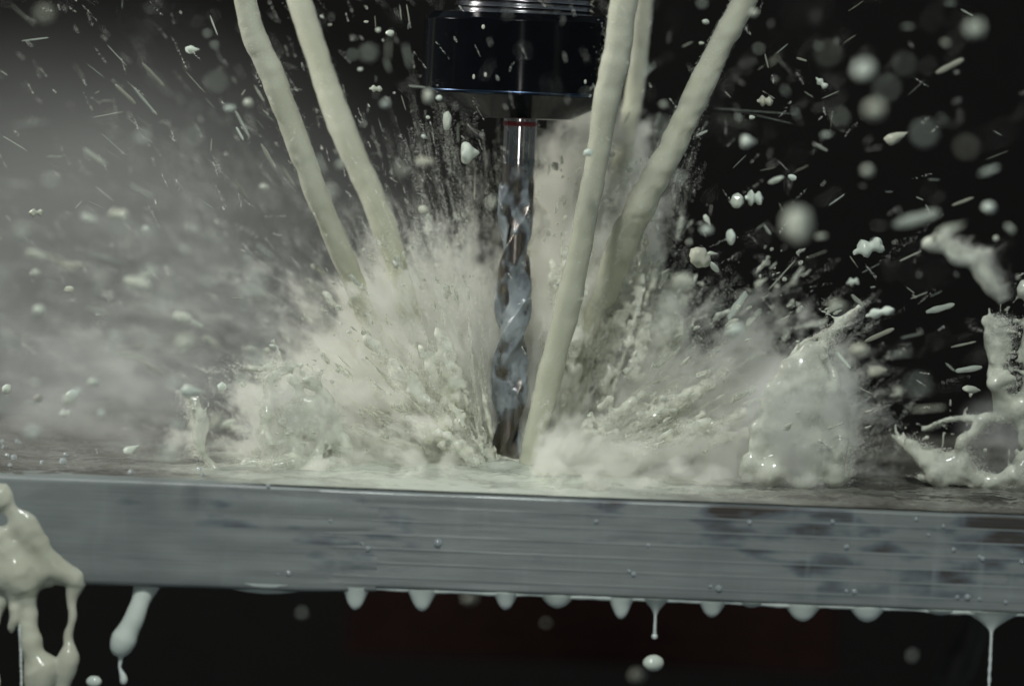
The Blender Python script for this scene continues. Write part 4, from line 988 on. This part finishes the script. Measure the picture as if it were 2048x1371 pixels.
# ------------------------------------------------------------------ mist hanging behind the left jets
def build_mist():
    m = bpy.data.materials.new('coolant_mist'); m.use_nodes = True; nt = m.node_tree; L = nt.links.new
    for nd in list(nt.nodes): nt.nodes.remove(nd)
    out = N(nt, 'ShaderNodeOutputMaterial'); pv = N(nt, 'ShaderNodeVolumePrincipled'); L(pv.outputs[0], out.inputs['Volume'])
    pv.inputs['Color'].default_value = (0.86, 0.88, 0.84, 1); pv.inputs['Anisotropy'].default_value = 0.0
    tc = N(nt, 'ShaderNodeTexCoord'); mp = N(nt, 'ShaderNodeMapping'); L(tc.outputs['Object'], mp.inputs[0])
    c = np.array([-150, 130, 48.0]) * MM; sc_ = np.array([165, 150, 105.0]) * MM
    mp.inputs['Scale'].default_value = tuple(1 / sc_); mp.inputs['Location'].default_value = tuple(-c / sc_)
    ln = N(nt, 'ShaderNodeVectorMath', operation='LENGTH'); L(mp.outputs[0], ln.inputs[0])
    mr = N(nt, 'ShaderNodeMapRange', interpolation_type='SMOOTHSTEP'); mr.inputs[1].default_value = 0.15; mr.inputs[2].default_value = 1.0; mr.inputs[3].default_value = 1; mr.inputs[4].default_value = 0
    L(ln.outputs['Value'], mr.inputs[0])
    nz = N(nt, 'ShaderNodeTexNoise'); nz.inputs['Scale'].default_value = 14; nz.inputs['Detail'].default_value = 2; L(tc.outputs['Object'], nz.inputs['Vector'])
    nr = N(nt, 'ShaderNodeMapRange'); nr.inputs[1].default_value = 0.25; nr.inputs[2].default_value = 0.75; nr.inputs[3].default_value = 0.2; nr.inputs[4].default_value = 1.8; L(nz.outputs['Fac'], nr.inputs[0])
    mu = N(nt, 'ShaderNodeMath', operation='MULTIPLY'); L(mr.outputs[0], mu.inputs[0]); L(nr.outputs[0], mu.inputs[1])
    m2 = N(nt, 'ShaderNodeMath', operation='MULTIPLY'); L(mu.outputs[0], m2.inputs[0]); m2.inputs[1].default_value = 3.2
    L(m2.outputs[0], pv.inputs['Density'])
    lo = c / MM - sc_ / MM; hi = c / MM + sc_ / MM
    lo[2] = max(lo[2], 3.0)
    link('mist', box('mist', lo, hi, m), kind='stuff', label='grey coolant mist drifting behind the left jets', cat='mist')
build_mist()

# ------------------------------------------------------------------ dense cloud of atomised coolant round the cut
def build_cloud():
    m = bpy.data.materials.new('atomised_coolant'); m.use_nodes = True; nt = m.node_tree; L = nt.links.new
    for nd in list(nt.nodes): nt.nodes.remove(nd)
    out = N(nt, 'ShaderNodeOutputMaterial'); pv = N(nt, 'ShaderNodeVolumePrincipled'); L(pv.outputs[0], out.inputs['Volume'])
    pv.inputs['Color'].default_value = (0.985, 0.986, 0.92, 1)
    m.cycles.volume_step_rate = 0.8
    def mth(op, *a):
        n = N(nt, 'ShaderNodeMath', operation=op)
        for k, v in enumerate(a):
            if isinstance(v, (int, float)): n.inputs[k].default_value = v
            else: L(v, n.inputs[k])
        return n.outputs[0]
    def rng_(v, a, b, c, d):
        n = N(nt, 'ShaderNodeMapRange', interpolation_type='SMOOTHSTEP')
        for k, q in enumerate((a, b, c, d)): n.inputs[1 + k].default_value = q
        L(v, n.inputs[0]); return n.outputs[0]
    tc = N(nt, 'ShaderNodeTexCoord')
    def dist(c, r):
        mp = N(nt, 'ShaderNodeMapping'); c = np.array(c) * MM; r = np.array(r) * MM
        mp.inputs['Scale'].default_value = tuple(1 / r); mp.inputs['Location'].default_value = tuple(-c / r); L(tc.outputs['Object'], mp.inputs[0])
        ln = N(nt, 'ShaderNodeVectorMath', operation='LENGTH'); L(mp.outputs[0], ln.inputs[0])
        return ln.outputs['Value']
    sub = N(nt, 'ShaderNodeVectorMath', operation='SUBTRACT'); L(tc.outputs['Object'], sub.inputs[0]); sub.inputs[1].default_value = (0.000, 0.014, -0.006)
    nm = N(nt, 'ShaderNodeVectorMath', operation='NORMALIZE'); L(sub.outputs[0], nm.inputs[0])
    ln = N(nt, 'ShaderNodeVectorMath', operation='LENGTH'); L(sub.outputs[0], ln.inputs[0]); r = ln.outputs['Value']
    nz = N(nt, 'ShaderNodeTexNoise', noise_dimensions='4D'); nz.inputs['Scale'].default_value = 12.0; nz.inputs['Detail'].default_value = 3.0; nz.inputs['Roughness'].default_value = 0.6
    L(nm.outputs[0], nz.inputs['Vector']); L(mth('MULTIPLY', r, 7.0), nz.inputs['W'])
    big = N(nt, 'ShaderNodeTexNoise'); big.inputs['Scale'].default_value = 45; big.inputs['Detail'].default_value = 2; L(tc.outputs['Object'], big.inputs['Vector'])
    er = mth('SUBTRACT', 0.52, nz.outputs['Fac']); eb = mth('SUBTRACT', 0.5, big.outputs['Fac'])
    def lobe(c, rr, ka, kb, w, a=0.5, b=0.92):
        d = mth('ADD', dist(c, rr), mth('ADD', mth('MULTIPLY', er, ka), mth('MULTIPLY', eb, kb)))
        return mth('MULTIPLY', rng_(d, a, b, 1, 0), w)
    e1 = lobe((-26, 24, 4), (58, 48, 66), 2.2, 0.9, 1.0)               # plume on the left of the cutter
    e2 = lobe((24, 40, 44), (27, 32, 76), 1.6, 0.9, 1.9)               # column on its right
    e3 = lobe((54, 26, 8), (60, 44, 42), 2.6, 1.2, 0.8)                # low fan
    e4 = lobe((8, 2, 0), (98, 60, 20), 2.0, 1.4, 0.8)                  # foaming foot along the plate
    e = mth('MAXIMUM', mth('MAXIMUM', e1, e2), mth('MAXIMUM', e3, e4))
    e = mth('MULTIPLY', e, rng_(dist((-1, -36, 45), (13, 50, 90)), 0.75, 1.05, 0, 1))    # the spinning cutter keeps its front clear
    k = mth('MULTIPLY', rng_(nz.outputs['Fac'], 0.38, 0.62, 0.15, 1.5), rng_(big.outputs['Fac'], 0.34, 0.60, 0.4, 1.3))
    L(mth('MULTIPLY', mth('MULTIPLY', e, k), 360.0), pv.inputs['Density'])
    link('spray_mist', box('spray_mist', (-112, -62, 0.9), (150, 76, 128), m), kind='stuff', label='dense white cloud of atomised coolant around the cut', cat='mist')
build_cloud()

def puff(name, label, px, py, y, r, dens, sc_=90, seed=0.0):
    """small ragged cloud of droplets too fine to tell apart"""
    m = bpy.data.materials.new(name); m.use_nodes = True; nt = m.node_tree; L = nt.links.new
    for nd in list(nt.nodes): nt.nodes.remove(nd)
    out = N(nt, 'ShaderNodeOutputMaterial'); pv = N(nt, 'ShaderNodeVolumePrincipled'); L(pv.outputs[0], out.inputs['Volume'])
    pv.inputs['Color'].default_value = (0.97, 0.975, 0.95, 1); m.cycles.volume_step_rate = 0.8
    tc = N(nt, 'ShaderNodeTexCoord'); vs = N(nt, 'ShaderNodeVectorMath', operation='SCALE'); vs.inputs['Scale'].default_value = 1000.0; L(tc.outputs['Object'], vs.inputs[0])
    ln = N(nt, 'ShaderNodeVectorMath', operation='LENGTH'); L(vs.outputs[0], ln.inputs[0])
    nz = N(nt, 'ShaderNodeTexNoise', noise_dimensions='4D'); nz.inputs['Scale'].default_value = 2.6; nz.inputs['Detail'].default_value = 3; nz.inputs['W'].default_value = seed; L(vs.outputs[0], nz.inputs['Vector'])
    a = N(nt, 'ShaderNodeMapRange', interpolation_type='SMOOTHSTEP'); a.inputs[1].default_value = 0.25; a.inputs[2].default_value = 0.98; a.inputs[3].default_value = 1; a.inputs[4].default_value = 0; L(ln.outputs['Value'], a.inputs[0])
    b = N(nt, 'ShaderNodeMapRange', interpolation_type='SMOOTHSTEP'); b.inputs[1].default_value = 0.40; b.inputs[2].default_value = 0.62; b.inputs[3].default_value = dens * 0.05; b.inputs[4].default_value = dens; L(nz.outputs['Fac'], b.inputs[0])
    mu = N(nt, 'ShaderNodeMath', operation='MULTIPLY'); L(a.outputs[0], mu.inputs[0]); L(b.outputs[0], mu.inputs[1]); L(mu.outputs[0], pv.inputs['Density'])
    V, f = lathe([(math.sin(t), -math.cos(t)) for t in np.linspace(0.02, math.pi - 0.02, 12)], 20)
    o = link(name, mesh(name, V, f, m), kind='stuff', label=label, cat='mist')
    o.location = Vector(W(px, py, y)) * MM; q = pxmm(y); o.scale = (r[0] * q, r[1], r[2] * q)
puff('sheet_mist', 'soft spray around the upright coolant sheet', 1600, 850, -28, (150, 14, 190), 420, seed=1.3)
puff('ring_mist', 'soft spray around the ring shaped coolant curl', 2000, 870, -10, (110, 8, 110), 120, seed=2.1)
puff('foot_mist', 'soft spray at the left foot of the dense splash', 600, 850, -24, (150, 12, 140), 220, seed=3.7)
puff('edge_mist', 'low grey mist over the plate near the left edge', 200, 800, 40, (420, 90, 190), 9, seed=6.2)
puff('crest_mist', 'soft spray around the stub right of the slanting jet', 1330, 640, 24, (80, 8, 120), 110, seed=4.4)

# ------------------------------------------------------------------ dim things behind and below
a_ = W(690, 1300, 420); b_ = W(1680, 1165, 420)
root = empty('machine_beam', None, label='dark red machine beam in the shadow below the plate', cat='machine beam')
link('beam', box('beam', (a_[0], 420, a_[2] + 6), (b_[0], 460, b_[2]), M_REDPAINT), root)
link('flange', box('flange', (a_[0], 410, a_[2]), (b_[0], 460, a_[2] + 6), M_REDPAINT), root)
c = np.array([list(W(*q[:3])) + [q[3] * pxmm(q[2])] for q in [(1965, 1190, 140, 22), (1945, 1260, 140, 26), (1915, 1330, 140, 30), (1880, 1420, 140, 34)]])
q = spline(c, 60)
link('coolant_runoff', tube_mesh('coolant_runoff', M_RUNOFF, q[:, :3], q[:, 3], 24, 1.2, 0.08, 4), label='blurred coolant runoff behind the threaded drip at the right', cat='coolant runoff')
